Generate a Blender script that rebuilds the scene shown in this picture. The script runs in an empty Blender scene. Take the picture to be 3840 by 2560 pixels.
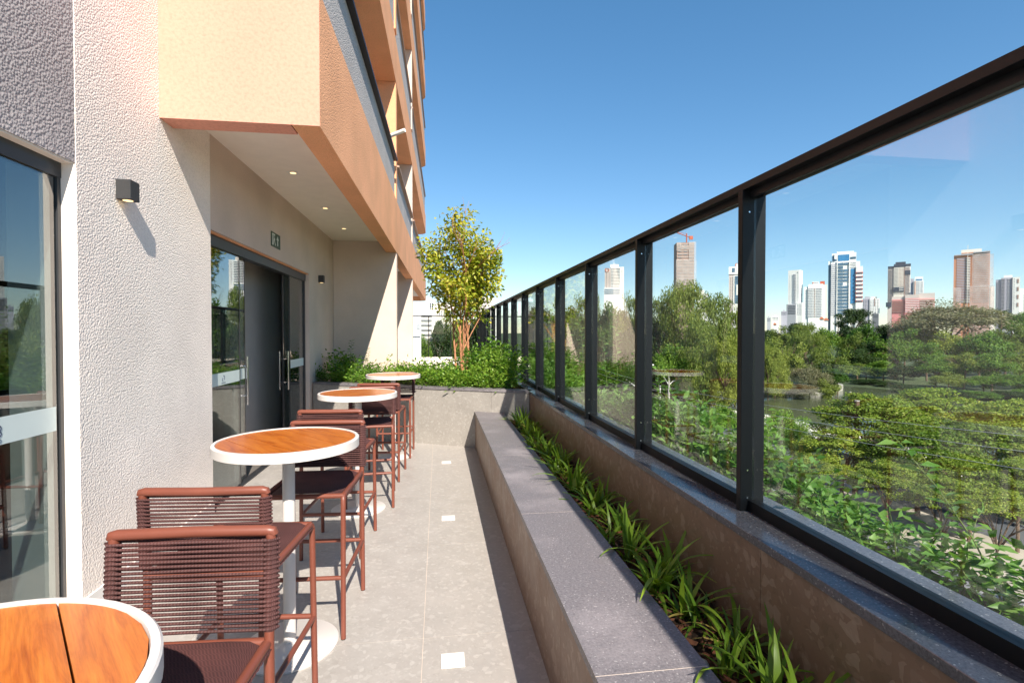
import bpy, math, random
import numpy as np
from mathutils import Vector, Matrix
R=math.radians
random.seed(7); rng=np.random.default_rng(7)
S=bpy.context.scene
COL=S.collection
# ------------------------------------------------------------------ camera
F_PX=1950.0; YAW=R(8.03); PIT=R(-1.0); CH=1.6
cd=bpy.data.cameras.new('camera'); cam=bpy.data.objects.new('camera',cd); COL.objects.link(cam)
cam.location=(0,0,CH); cam.rotation_euler=(R(90)+PIT,0,-YAW)
cd.sensor_width=36; cd.lens=36*F_PX/3840; cd.clip_start=.05; cd.clip_end=8000
S.camera=cam
S.render.resolution_x=1024; S.render.resolution_y=682
# ------------------------------------------------------------------ sky, sun, exposure
SUN=Vector((.237,-1.0,.845)).normalized()
w=bpy.data.worlds.new('World'); S.world=w; w.use_nodes=True
nt=w.node_tree; bg=nt.nodes['Background']
sky=nt.nodes.new('ShaderNodeTexSky'); sky.sky_type='NISHITA'; sky.sun_disc=False
sky.sun_elevation=math.asin(SUN.z); sky.sun_rotation=math.atan2(SUN.x,SUN.y)
sky.altitude=750; sky.air_density=1.0; sky.dust_density=.1; sky.ozone_density=2.6
hs=nt.nodes.new('ShaderNodeHueSaturation'); hs.inputs['Saturation'].default_value=1.28
gm=nt.nodes.new('ShaderNodeGamma'); gm.inputs[1].default_value=.78
nt.links.new(sky.outputs[0],hs.inputs['Color']); nt.links.new(hs.outputs[0],gm.inputs[0]); nt.links.new(gm.outputs[0],bg.inputs[0]); bg.inputs[1].default_value=.139
sl=bpy.data.lights.new('sun','SUN'); so=bpy.data.objects.new('sun',sl); COL.objects.link(so)
sl.energy=5.0; sl.angle=R(.53); sl.color=(1,.92,.81)
so.rotation_euler=SUN.to_track_quat('Z','Y').to_euler()
S.view_settings.view_transform='Standard'; S.view_settings.look='None'
S.view_settings.exposure=.85; S.view_settings.gamma=1
S.cycles.max_bounces=10; S.cycles.transparent_max_bounces=24
# ------------------------------------------------------------------ pixel helpers (photo pixels -> directions)
FW=Vector((math.sin(YAW)*math.cos(PIT),math.cos(YAW)*math.cos(PIT),math.sin(PIT)))
RT=Vector((math.cos(YAW),-math.sin(YAW),0)); UP=RT.cross(FW)
K=3840/2352
def ray(x,y): return (FW*F_PX+RT*(x*K-1920)+UP*(1280-y*K)).normalized()
def onZ(x,y,z): d=ray(x,y); return Vector((0,0,CH))+d*((z-CH)/d.z)
def atd(x,y,dist):          # point at forward distance dist
    d=ray(x,y); return Vector((0,0,CH))+d*(dist/d.dot(FW))
# ------------------------------------------------------------------ materials
MATS={}
def nmat(name):
    m=bpy.data.materials.new(name); m.use_nodes=True; MATS[name]=m
    return m,m.node_tree,m.node_tree.nodes['Principled BSDF']
def N(t,typ,**kw):
    n=t.nodes.new(typ)
    for k,v in kw.items(): setattr(n,k,v)
    return n
def tex(t,kind,scale,detail=2,rough=.5,coord=None,**kw):
    n=N(t,'ShaderNodeTexNoise' if kind=='noise' else 'ShaderNodeTexVoronoi',**kw)
    n.inputs['Scale'].default_value=scale
    if kind=='noise': n.inputs['Detail'].default_value=detail; n.inputs['Roughness'].default_value=rough
    if coord is None:
        coord=t.nodes.get('geo') or N(t,'ShaderNodeNewGeometry',name='geo')
        coord=coord.outputs['Position']
    t.links.new(coord,n.inputs['Vector']); return n
def ramp(t,src,stops):
    r=N(t,'ShaderNodeValToRGB'); e=r.color_ramp.elements
    while len(e)<len(stops): e.new(.5)
    for i,(p,c) in enumerate(stops): e[i].position=p; e[i].color=(*c,1) if len(c)==3 else c
    t.links.new(src,r.inputs[0]); return r.outputs[0]
def mixc(t,f,a,b,mode='MIX'):
    n=N(t,'ShaderNodeMix',data_type='RGBA',blend_type=mode)
    for s,v in ((n.inputs[0],f),(n.inputs[6],a),(n.inputs[7],b)):
        if hasattr(v,'default_value') or hasattr(v,'is_linked'): t.links.new(v,s)
        elif isinstance(v,(int,float)): s.default_value=v
        else: s.default_value=(*v,1)
    return n.outputs[2]
def bump(t,p,h,strength,dist):
    b=N(t,'ShaderNodeBump'); b.inputs['Strength'].default_value=strength; b.inputs['Distance'].default_value=dist
    t.links.new(h,b.inputs['Height']); t.links.new(b.outputs[0],p.inputs['Normal']); return b
def plain(name,col,rough=.6,metal=0,var=.08,vs=6,bmp=0,bs=60,spec=.5):
    m,t,p=nmat(name)
    n=tex(t,'noise',vs,4)
    a=tuple(c*(1-var) for c in col); b=tuple(min(1,c*(1+var)) for c in col)
    t.links.new(ramp(t,n.outputs[0],[(.3,a),(.7,b)]),p.inputs['Base Color'])
    p.inputs['Roughness'].default_value=rough; p.inputs['Metallic'].default_value=metal
    p.inputs['Specular IOR Level'].default_value=spec
    if bmp: bump(t,p,tex(t,'noise',bs,3).outputs[0],bmp,.004)
    return m
def stucco(name,col,scale=70,strength=.6,dist=.012,var=.07):
    m,t,p=nmat(name)
    big=tex(t,'noise',1.3,5); fine=tex(t,'noise',scale,3,.6)
    a=tuple(c*(1-var) for c in col); b=tuple(min(1,c*(1+var)) for c in col)
    c1=ramp(t,big.outputs[0],[(.35,a),(.65,b)])
    c2=ramp(t,fine.outputs[0],[(.3,(.86,.86,.86)),(.55,(1,1,1))])
    t.links.new(mixc(t,1,c1,c2,'MULTIPLY'),p.inputs['Base Color'])
    p.inputs['Roughness'].default_value=.9; p.inputs['Specular IOR Level'].default_value=.2
    vo=tex(t,'voronoi',scale*1.05); vo.feature='SMOOTH_F1'; vo.inputs['Smoothness'].default_value=.6
    hh=N(t,'ShaderNodeMath',operation='MULTIPLY_ADD'); t.links.new(fine.outputs[0],hh.inputs[0]); hh.inputs[1].default_value=.35; iv=N(t,'ShaderNodeMath',operation='SUBTRACT'); iv.inputs[0].default_value=1; t.links.new(vo.outputs['Distance'],iv.inputs[1]); t.links.new(iv.outputs[0],hh.inputs[2])
    bump(t,p,hh.outputs[0],strength,dist)
    return m
def terrazzo(name,base,chip,dark,rough=.35,warp=1.0):
    m,t,p=nmat(name)
    wn=tex(t,'noise',9,3); wa=N(t,'ShaderNodeVectorMath',operation='MULTIPLY_ADD'); t.links.new(wn.outputs['Color'],wa.inputs[0]); wa.inputs[1].default_value=(.07,.07,.07); t.links.new(t.nodes['geo'].outputs['Position'],wa.inputs[2])
    v=tex(t,'voronoi',44*warp,coord=wa.outputs[0]); v.feature='F1'; v.inputs['Randomness'].default_value=1
    v2=tex(t,'voronoi',110*warp,coord=wa.outputs[0])
    n=tex(t,'noise',5,5); n2=tex(t,'noise',30,3)
    s=N(t,'ShaderNodeSeparateColor'); t.links.new(v.outputs['Color'],s.inputs[0])
    s2=N(t,'ShaderNodeSeparateColor'); t.links.new(v2.outputs['Color'],s2.inputs[0])
    c=ramp(t,n.outputs[0],[(.3,tuple(x*.9 for x in base)),(.7,tuple(min(1,x*1.06) for x in base))])
    c=mixc(t,ramp(t,s.outputs[0],[(.80,(0,0,0)),(.95,(.55,.55,.55))]),c,chip)
    c=mixc(t,ramp(t,s.outputs[1],[(.86,(0,0,0)),(.97,(.35,.35,.35))]),c,dark)
    c=mixc(t,ramp(t,s2.outputs[0],[(.88,(0,0,0)),(.97,(.4,.4,.4))]),c,chip)
    c=mixc(t,ramp(t,s2.outputs[1],[(.9,(0,0,0)),(.97,(.35,.35,.35))]),c,dark)
    t.links.new(mixc(t,.35,c,ramp(t,n2.outputs[0],[(.3,tuple(x*.85 for x in base)),(.7,base)])),p.inputs['Base Color'])
    t.links.new(ramp(t,n.outputs[0],[(.3,(rough-.06,)*3),(.7,(rough+.12,)*3)]),p.inputs['Roughness'])
    return m
def granite(name,a,b,fleck,rough=.3):
    m,t,p=nmat(name)
    n=tex(t,'noise',95,5,.8); big=tex(t,'noise',2.2,6,.65); v=tex(t,'voronoi',210)
    s=N(t,'ShaderNodeSeparateColor'); t.links.new(v.outputs['Color'],s.inputs[0])
    c=ramp(t,n.outputs[0],[(.3,a),(.7,b)])
    c=mixc(t,ramp(t,s.outputs[0],[(.965,(0,0,0)),(.985,(.6,.6,.6))]),c,fleck)
    c=mixc(t,ramp(t,big.outputs[0],[(.52,(0,0,0)),(.75,(.45,.45,.45))]),c,tuple(x*1.5 for x in b))
    t.links.new(c,p.inputs['Base Color'])
    t.links.new(ramp(t,big.outputs[0],[(.3,(rough,)*3),(.7,(rough+.2,)*3)]),p.inputs['Roughness'])
    return m
def glassm(name,tint,base=.045):
    m,t,p=nmat(name); out=t.nodes['Material Output']; t.nodes.remove(p)
    g=N(t,'ShaderNodeNewGeometry'); d=N(t,'ShaderNodeVectorMath',operation='DOT_PRODUCT')
    t.links.new(g.outputs['Normal'],d.inputs[0]); t.links.new(g.outputs['Incoming'],d.inputs[1])
    def mth(op,a,b=None,c=None):
        n=N(t,'ShaderNodeMath',operation=op)
        for i,v in enumerate((a,b,c)):
            if v is None: continue
            if isinstance(v,(int,float)): n.inputs[i].default_value=v
            else: t.links.new(v,n.inputs[i])
        return n.outputs[0]
    f=mth('ABSOLUTE',d.outputs['Value']); f=mth('SUBTRACT',1,f); f=mth('POWER',f,5); f=mth('MULTIPLY_ADD',f,1-base,base)
    tr=N(t,'ShaderNodeBsdfTransparent'); tr.inputs[0].default_value=(*tint,1)
    gl=N(t,'ShaderNodeBsdfGlossy'); gl.inputs['Roughness'].default_value=.0; gl.inputs[0].default_value=(1,1,1,1)
    mx=N(t,'ShaderNodeMixShader'); t.links.new(f,mx.inputs[0]); t.links.new(tr.outputs[0],mx.inputs[1]); t.links.new(gl.outputs[0],mx.inputs[2])
    t.links.new(mx.outputs[0],out.inputs[0]); return m
def leafm(name,cols,trans=.35,rough=.45,big=.35):
    m,t,p=nmat(name); out=t.nodes['Material Output']
    g=N(t,'ShaderNodeNewGeometry',name='geo'); oi=N(t,'ShaderNodeObjectInfo')
    n=tex(t,'noise',big,2)
    a=N(t,'ShaderNodeMath',operation='MULTIPLY_ADD'); t.links.new(g.outputs['Random Per Island'],a.inputs[0]); a.inputs[1].default_value=.6
    b=N(t,'ShaderNodeMath',operation='MULTIPLY'); t.links.new(n.outputs[0],b.inputs[0]); b.inputs[1].default_value=.4
    t.links.new(b.outputs[0],a.inputs[2])
    c=ramp(t,a.outputs[0],[(.12+.7*i/(len(cols)-1),cc) for i,cc in enumerate(cols)])
    hv=N(t,'ShaderNodeHueSaturation'); t.links.new(c,hv.inputs['Color'])
    mr=N(t,'ShaderNodeMapRange'); t.links.new(oi.outputs['Random'],mr.inputs[0]); mr.inputs[3].default_value=.75; mr.inputs[4].default_value=1.25
    t.links.new(mr.outputs[0],hv.inputs['Value'])
    mr2=N(t,'ShaderNodeMapRange'); t.links.new(oi.outputs['Random'],mr2.inputs[0]); mr2.inputs[3].default_value=.515; mr2.inputs[4].default_value=.485
    t.links.new(mr2.outputs[0],hv.inputs['Hue'])
    t.links.new(hv.outputs[0],p.inputs['Base Color']); p.inputs['Roughness'].default_value=rough; p.inputs['Specular IOR Level'].default_value=.35
    tl=N(t,'ShaderNodeBsdfTranslucent'); t.links.new(mixc(t,1,hv.outputs[0],(1.25,1.25,.5),'MULTIPLY'),tl.inputs[0])
    mx=N(t,'ShaderNodeMixShader'); mx.inputs[0].default_value=trans
    t.links.new(p.outputs[0],mx.inputs[1]); t.links.new(tl.outputs[0],mx.inputs[2]); t.links.new(mx.outputs[0],out.inputs[0]); return m
def emit(name,col,st):
    m,t,p=nmat(name); p.inputs['Base Color'].default_value=(*col,1)
    p.inputs['Emission Color'].default_value=(*col,1); p.inputs['Emission Strength'].default_value=st; return m
def wood(name,a,b,c):
    m,t,p=nmat(name)
    tc=N(t,'ShaderNodeTexCoord'); oi=N(t,'ShaderNodeObjectInfo')
    ad=N(t,'ShaderNodeVectorMath',operation='ADD'); t.links.new(tc.outputs['Object'],ad.inputs[0])
    sc=N(t,'ShaderNodeVectorMath',operation='SCALE'); t.links.new(oi.outputs['Random'],sc.inputs[0]); sc.inputs['Scale'].default_value=1
    cmb=N(t,'ShaderNodeCombineXYZ'); mm=N(t,'ShaderNodeMath',operation='MULTIPLY'); t.links.new(oi.outputs['Random'],mm.inputs[0]); mm.inputs[1].default_value=31
    for i in range(3): t.links.new(mm.outputs[0],cmb.inputs[i])
    t.links.new(cmb.outputs[0],ad.inputs[1])
    mp=N(t,'ShaderNodeMapping'); mp.inputs['Scale'].default_value=(2.2,13,6); t.links.new(ad.outputs[0],mp.inputs[0])
    n=tex(t,'noise',1.6,5,.6,coord=mp.outputs[0]); n.inputs['Distortion'].default_value=1.2
    mp2=N(t,'ShaderNodeMapping'); mp2.inputs['Scale'].default_value=(8,160,8); t.links.new(ad.outputs[0],mp2.inputs[0])
    f=tex(t,'noise',1.5,3,.6,coord=mp2.outputs[0])
    c1=ramp(t,n.outputs[0],[(.28,a),(.5,b),(.72,c)])
    c2=ramp(t,f.outputs[0],[(.35,(.8,.78,.74)),(.6,(1,1,1))])
    t.links.new(mixc(t,1,c1,c2,'MULTIPLY'),p.inputs['Base Color']); p.inputs['Roughness'].default_value=.28
    p.inputs['Coat Weight'].default_value=.25; p.inputs['Coat Roughness'].default_value=.12
    bump(t,p,f.outputs[0],.08,.002); return m
def cordm(name,a,b):
    m,t,p=nmat(name); tc=N(t,'ShaderNodeTexCoord')
    wv=N(t,'ShaderNodeTexWave'); wv.inputs['Scale'].default_value=70; wv.inputs['Distortion'].default_value=.6; wv.bands_direction='DIAGONAL'
    t.links.new(tc.outputs['Object'],wv.inputs[0]); n=tex(t,'noise',9,3)
    c=mixc(t,.5,ramp(t,wv.outputs[0],[(.2,a),(.8,b)]),ramp(t,n.outputs[0],[(.3,a),(.7,b)]))
    t.links.new(c,p.inputs['Base Color']); p.inputs['Roughness'].default_value=.75
    bump(t,p,wv.outputs[0],.5,.002); return m

stucco('white_stucco',(.90,.805,.725),80,.40,.011)
stucco('smooth_stucco',(.66,.535,.45),180,.35,.004)  # pillar paint made darker and warmer: shade of the door wall put into colour
stucco('grey_stucco',(.42,.38,.375),70,.5,.012)
stucco('light_grey_stucco',(.48,.445,.43),70,.7,.012)
stucco('peach_stucco',(.90,.44,.235),75,.45,.009)  # peach lifted in colour to brighten the shaded underside of the overhang
stucco('peach_face',(.72,.335,.245),40,.25,.006,.03)  # same peach darkened in colour to hold down the sunlit end wall
plain('white_plaster',(.90,.81,.725),.8,var=.03,bmp=.1,bs=120)
plain('white_paint',(.83,.80,.76),.45,var=.03)
terrazzo('floor_tile',(.405,.375,.345),(.58,.55,.51),(.30,.27,.24)); terrazzo('planter_tile',(.33,.305,.275),(.50,.47,.43),(.22,.20,.175))
terrazzo('wall_tile',(.24,.152,.106),(.47,.36,.28),(.11,.07,.045),.4,.62)
plain('grout',(.66,.56,.47),.9)
granite('granite',(.085,.080,.088),(.27,.245,.255),(.50,.48,.47),.34)
granite('dark_granite',(.04,.042,.052),(.13,.13,.15),(.36,.36,.36),.12)
plain('black_metal',(.006,.007,.009),.42,.0,var=.15,vs=3,spec=.3)
plain('t_coping',(.45,.30,.22),.7)
plain('dark_frame',(.03,.031,.034),.4,var=.1)
plain('lamp_black',(.03,.03,.031),.55,var=.1)
plain('chrome',(.75,.75,.76),.15,1)
plain('white_metal',(.66,.615,.58),.4,var=.03)
plain('terracotta_metal',(.19,.056,.034),.42,var=.06,vs=10)
cordm('cord',(.045,.0145,.0135),(.105,.036,.032))
wood('teak',(.36,.075,.008),(.56,.155,.018),(.66,.215,.03))
plain('dark_joint',(.05,.02,.01),.7)
plain('rubber',(.02,.02,.02),.8)
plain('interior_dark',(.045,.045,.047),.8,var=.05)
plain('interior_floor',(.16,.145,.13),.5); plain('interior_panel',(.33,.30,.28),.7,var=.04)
plain('frosted',(.60,.68,.66),.4,var=.02)
plain('logo_ink',(.06,.08,.13),.5)
plain('sign_green',(.010,.055,.022),.4,var=.05)
plain('sign_white',(.72,.76,.68),.4,var=.02)
glassm('clear_glass',(.95,.98,.97),.034)
glassm('window_glass',(.62,.70,.71),.16)
emit('warm_light',(1,.70,.35),1.0)
plain('asphalt',(.085,.09,.105),.85,var=.15,vs=.6,bmp=.3,bs=30)
plain('pavement',(.42,.36,.30),.85,var=.12,vs=.4)
plain('pale_path',(.72,.67,.60),.9,var=.1,vs=.3)
plain('kerb',(.45,.43,.40),.8)
plain('grass_ground',(.055,.075,.022),.95,var=.4,vs=.15)
plain('bark',(.15,.095,.062),.9,var=.3,vs=14,bmp=.5,bs=40)
plain('trunk_orange',(.44,.20,.10),.7,var=.35,vs=18,bmp=.3,bs=50)
plain('stem_green',(.13,.18,.045),.6,var=.2)
plain('soil',(.035,.017,.009),.95,var=.4,vs=30,bmp=.8,bs=60)
plain('mulch',(.13,.045,.02),.85,var=.45,vs=25,bmp=.4,bs=80)
plain('stone',(.40,.37,.32),.85,var=.25,vs=3,bmp=.4,bs=8)
plain('concrete',(.40,.38,.35),.85,var=.1,vs=.4)
leafm('strap_leaf',[(.05,.11,.012),(.13,.24,.02),(.25,.36,.04)],.3,.35,3)
leafm('shrub_leaf',[(.035,.10,.012),(.09,.21,.02),(.19,.33,.04),(.26,.39,.07)],.4,.4,2)
leafm('vine_leaf',[(.055,.14,.02),(.12,.26,.04),(.22,.37,.09)],.42,.4,2)
leafm('yellow_leaf',[(.06,.12,.012),(.19,.27,.022),(.40,.42,.045),(.55,.50,.07)],.42,.4,1.2)
leafm('park_leaf',[(.03,.085,.010),(.09,.185,.018),(.18,.28,.03)],.3,.55,.16)
leafm('olive_leaf',[(.065,.10,.014),(.17,.225,.035),(.30,.34,.065)],.35,.55,.16)
leafm('dark_leaf',[(.012,.03,.007),(.03,.06,.012),(.055,.09,.018)],.28,.55,.16)
leafm('umbrella_leaf',[(.06,.11,.012),(.15,.23,.025),(.26,.36,.045),(.32,.32,.06)],.38,.5,.3)
leafm('dry_leaf',[(.06,.08,.03),(.15,.155,.075),(.27,.24,.15)],.3,.6,.3)
leafm('palm_leaf',[(.03,.06,.012),(.06,.10,.02)],.3,.5,.3)
m,t,p=nmat('water'); p.inputs['Base Color'].default_value=(.085,.095,.05,1); p.inputs['Roughness'].default_value=.16
mp=N(t,'ShaderNodeMapping'); mp.inputs['Scale'].default_value=(.6,2.0,1); t.links.new(tex(t,'noise',1).inputs[0].links[0].from_socket,mp.inputs[0])
bump(t,p,tex(t,'noise',1.2,4,coord=mp.outputs[0]).outputs[0],.10,.1)
# ------------------------------------------------------------------ mesh helpers
class MB:
    def __init__(s): s.v=[]; s.f=[]; s.m=[]; s.mi=0
    def add(s,v,f):
        o=len(s.v); s.v+= [tuple(a) for a in v]; s.f+=[tuple(i+o for i in q) for q in f]; s.m+=[s.mi]*len(f); return s
    def box(s,a,b,bev=0):
        (x0,y0,z0),(x1,y1,z1)=[(min(p,q)) for p,q in zip(a,b)],[max(p,q) for p,q in zip(a,b)]
        if bev:
            e=bev
            v=[];f=[]
            lv=[(z0,e),(z0+e,0),(z1-e,0),(z1,e)]
            for z,i in lv:
                X0,X1,Y0,Y1=x0+i,x1-i,y0+i,y1-i; k=0 if i else e
                if i: v+=[(X0,Y0,z)]*0
                ring=[(x0+e,y0+i,z),(x1-e,y0+i,z),(x1-i,y0+e,z),(x1-i,y1-e,z),(x1-e,y1-i,z),(x0+e,y1-i,z),(x0+i,y1-e,z),(x0+i,y0+e,z)]
                v+=ring
            for l in range(3):
                for j in range(8):
                    f.append((l*8+j,l*8+(j+1)%8,l*8+8+(j+1)%8,l*8+8+j))
            f.append(tuple(reversed(range(8)))); f.append(tuple(range(24,32)))
            return s.add(v,f)
        v=[(x0,y0,z0),(x1,y0,z0),(x1,y1,z0),(x0,y1,z0),(x0,y0,z1),(x1,y0,z1),(x1,y1,z1),(x0,y1,z1)]
        return s.add(v,[(3,2,1,0),(4,5,6,7),(0,1,5,4),(1,2,6,5),(2,3,7,6),(3,0,4,7)])
    def prism(s,poly,z0,z1):        # poly: xy ccw
        n=len(poly); v=[(x,y,z0) for x,y in poly]+[(x,y,z1) for x,y in poly]
        return s.add(v,[tuple(reversed(range(n))),tuple(range(n,2*n))]+[(i,(i+1)%n,n+(i+1)%n,n+i) for i in range(n)])
    def tube(s,pts,r,n=8,cap=True,closed=False):
        pts=[Vector(p) for p in pts]; L=len(pts); rs=r if isinstance(r,(list,tuple)) else [r]*L
        v=[];f=[]; ref=None
        for i,p in enumerate(pts):
            a=pts[(i-1)%L] if (i>0 or closed) else p; b=pts[(i+1)%L] if (i<L-1 or closed) else p
            d=(b-a).normalized()
            if ref is None: ref=Vector((0,0,1)) if abs(d.z)<.9 else Vector((1,0,0))
            x=ref.cross(d)
            if x.length<1e-4: ref=Vector((1,0,0)); x=ref.cross(d)
            x.normalize(); y=d.cross(x)
            if not closed: ref=y.cross(d)*-1 if False else ref
            for j in range(n):
                t=2*math.pi*j/n; v.append(p+x*math.cos(t)*rs[i]+y*math.sin(t)*rs[i])
        for i in range(L if closed else L-1):
            i2=(i+1)%L
            for j in range(n): f.append((i*n+j,i*n+(j+1)%n,i2*n+(j+1)%n,i2*n+j))
        if cap and not closed: f.append(tuple(reversed(range(n)))); f.append(tuple(range((L-1)*n,L*n)))
        return s.add(v,f)
    def lathe(s,prof,n=32,c=(0,0)):   # prof: (r,z) bottom to top
        v=[];f=[];L=len(prof)
        for r,z in prof:
            for j in range(n):
                t=2*math.pi*j/n; v.append((c[0]+r*math.cos(t),c[1]+r*math.sin(t),z))
        for i in range(L-1):
            for j in range(n): f.append((i*n+j,i*n+(j+1)%n,(i+1)*n+(j+1)%n,(i+1)*n+j))
        if prof[0][0]>0: f.append(tuple(reversed(range(n))))
        if prof[-1][0]>0: f.append(tuple(range((L-1)*n,L*n)))
        return s.add(v,f)
    def mesh(s,name,*mats,smooth=False):
        me=bpy.data.meshes.new(name); me.from_pydata([tuple(a) for a in s.v],[],s.f)
        for m in mats: me.materials.append(MATS[m])
        if len(mats)>1: me.polygons.foreach_set('material_index',s.m)
        me.update()
        if smooth:
            me.polygons.foreach_set('use_smooth',[True]*len(me.polygons)); me.set_sharp_from_angle(angle=R(42))
        return me
    def build(s,name,mat,parent=None,smooth=False,loc=None):
        mats=mat if isinstance(mat,(list,tuple)) else [mat]
        return link(name,s.mesh(name,*mats,smooth=smooth),parent,loc)
def link(name,me,parent=None,loc=None):
    o=bpy.data.objects.new(name,me); COL.objects.link(o); o.parent=parent
    if loc is not None: o.location=loc
    return o
def tag(o,label,cat,group=None):
    o['label']=label; o['category']=cat
    if group: o['group']=group
    return o
def thing(name,label,cat,loc=(0,0,0),rz=0,group=None):
    o=bpy.data.objects.new(name,None); COL.objects.link(o); o.location=loc; o.rotation_euler=(0,0,rz); o.empty_display_size=.1
    return tag(o,label,cat,group)
def struct(o,kind='structure'): o['kind']=kind; return o
def dup(root,loc,rz,label=None,group=None,parent=None):
    r=root.copy(); COL.objects.link(r)
    if parent is None: r.location=loc; r.rotation_euler=(0,0,rz)
    else: r.parent=parent
    if label: r['label']=label
    if group: r['group']=group
    for c in [o for o in KIDS.get(root.name,[])]:
        n=dup(c,None,None,parent=r)
    return r
KIDS={}
def index_kids():
    KIDS.clear()
    for o in bpy.data.objects:
        if o.parent: KIDS.setdefault(o.parent.name,[]).append(o)
def shade_auto(o): 
    for p in o.data.polygons: p.use_smooth=True
# leaf clouds -------------------------------------------------------
def leafcloud(name,P,A,Nn,L,W,mat,fold=.25):
    P=np.asarray(P,float);A=np.asarray(A,float);Nn=np.asarray(Nn,float);n=len(P)
    A/=np.linalg.norm(A,axis=1,keepdims=True)+1e-9
    Sd=np.cross(A,Nn); Sd/=np.linalg.norm(Sd,axis=1,keepdims=True)+1e-9
    U=np.cross(Sd,A)
    L=np.broadcast_to(L,(n,)).reshape(-1,1); W=np.broadcast_to(W,(n,)).reshape(-1,1)
    v=np.empty((n,4,3)); v[:,0]=P; v[:,1]=P+A*L*.45+Sd*W*.5+U*W*fold; v[:,2]=P+A*L-U*L*.12; v[:,3]=P+A*L*.45-Sd*W*.5+U*W*fold
    idx=np.arange(n)[:,None]*4
    tri=np.concatenate([idx+np.array([[0,1,2]]),idx+np.array([[0,2,3]])],1).reshape(-1)
    me=bpy.data.meshes.new(name); me.vertices.add(n*4); me.vertices.foreach_set('co',v.reshape(-1))
    nt_=n*2; me.loops.add(nt_*3); me.loops.foreach_set('vertex_index',tri.astype(np.int32))
    me.polygons.add(nt_); me.polygons.foreach_set('loop_start',np.arange(0,nt_*3,3,dtype=np.int32)); me.polygons.foreach_set('loop_total',np.full(nt_,3,dtype=np.int32))
    me.materials.append(MATS[mat]); me.update(calc_edges=True); me.validate(); return me
def rdir(n):
    d=rng.normal(size=(n,3)); return d/np.linalg.norm(d,axis=1,keepdims=True)
def crown_pts(kind,nc,per,seed):
    g=np.random.default_rng(seed); P=[];O=[]
    for i in range(nc):
        if kind=='round':
            d=g.normal(size=3); d/=np.linalg.norm(d); d[2]=abs(d[2])*1.0-.3 if g.random()<.7 else d[2]
            c=d*np.array([1,1,.85])*g.uniform(.45,.95); r=g.uniform(.22,.40); sq=.72
        elif kind=='umbrella':
            t=g.uniform(0,2*math.pi); q=math.sqrt(g.random())
            c=np.array([q*math.cos(t),q*math.sin(t),.52*(1-q*q)+g.uniform(-.45,.02)]); r=g.uniform(.13,.27); sq=.42
        elif kind=='weeping':
            t=g.uniform(0,2*math.pi); h=g.uniform(-.9,1); q=math.sqrt(max(0.05,1-(h*.85)**2))*g.uniform(.5,1)
            c=np.array([q*math.cos(t)*.85,q*math.sin(t)*.85,h*.95]); r=g.uniform(.17,.33); sq=.85
        x=g.normal(size=(per,3)); x/=np.linalg.norm(x,axis=1,keepdims=True); x*=(g.random((per,1))**.45)
        x*=r; x[:,2]*=sq
        P.append(c+x); O.append(x/ r + np.array([0,0,.55])+c*.5)
    return np.concatenate(P),np.concatenate(O)
def crown_mesh(name,kind,nc,per,leaf,mat,seed,asp=.6):
    P,O=crown_pts(kind,nc,per,seed); n=len(P)
    O=O/ (np.linalg.norm(O,axis=1,keepdims=True)+1e-6)+rdir(n)*.75
    A=rdir(n)
    if kind=='weeping': A[:,2]-=1.4
    if kind=='umbrella': A[:,2]*=.5; O[:,2]+=.5
    return leafcloud(name,P,A,O,leaf*rng.uniform(.6,1.3,n),leaf*asp*rng.uniform(.7,1.2,n),mat,.15)
# ================================================================== SETTING: ground, street, lake
GZ=-7.0
def sheet(name,poly,z,mat,thick=0):
    b=MB(); n=len(poly); b.add([(x,y,z) for x,y in poly],[tuple(range(n))]); return struct(b.build(name,mat))
sheet('ground',[(-3000,-3000),(4000,-3000),(4000,5000),(-3000,5000)],GZ,'grass_ground')
sheet('road',[(5.5,-40),(18.2,-40),(18.2,400),(5.5,400)],GZ+.02,'asphalt')
b=MB(); b.box((18.2,-40,GZ),(18.45,400,GZ+.15)); struct(b.build('kerb','kerb'))
sheet('pavement',[(18.45,-40),(22.6,-40),(22.6,400),(18.45,400)],GZ+.14,'pavement')
sheet('bike_lane',[(22.6,-40),(25.8,-40),(25.8,400),(22.6,400)],GZ+.016,'asphalt')
sheet('lakeside_path',[(28.6,-30),(34.6,-30),(34.6,60),(28.6,45)],GZ+.024,'pale_path')
lake=[(35.5,-30),(35.5,46),(31,56),(33,74),(46,84),(62,80),(67,70),(66,58),(65,48),(70,36),(76,-30)]
sheet('lake',lake,GZ+.03,'water')
# ================================================================== BUILDING
XW=-1.97; XG=-2.05
bld=thing('apartment_building','peach and white stucco apartment building with overhanging upper floors beside the terrace','building',(-3,6,0))
def part(b,name,mat,parent=bld,smooth=False):
    o=b.build(name,mat,None,smooth); o.parent=parent; o.matrix_parent_inverse=parent.matrix_world.inverted() if False else Matrix.Translation(-Vector(parent.location)); return o
YD0,YD1=4.88,8.36; ZD=2.50; YW=3.18; ZWIN=2.53
b=MB(); b.box((XW-.3,YW,0),(XW,YD0,9)); part(b,'pillar','white_stucco')
b=MB(); b.box((XW-.3,YD0,ZD),(XW,YD1,3.6)); b.box((XW-.3,YD1,0),(XW,10.2,3.6)); part(b,'wall','smooth_stucco')
b=MB(); b.box((XW-.3,-4,ZWIN),(XW-.004,YW,9)); part(b,'grey_wall','grey_stucco')
b=MB(); b.box((XW-.078,-4,ZWIN-.008),(XW-.012,YW,ZWIN)); b.box((XW-.34,YW-.008,.05),(XW-.004,YW,ZWIN-.008)); part(b,'window_reveal','white_plaster')
b=MB(); b.box((XW,YW,.0),(XW+.012,YD0,.11)); part(b,'skirting','white_paint')
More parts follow.
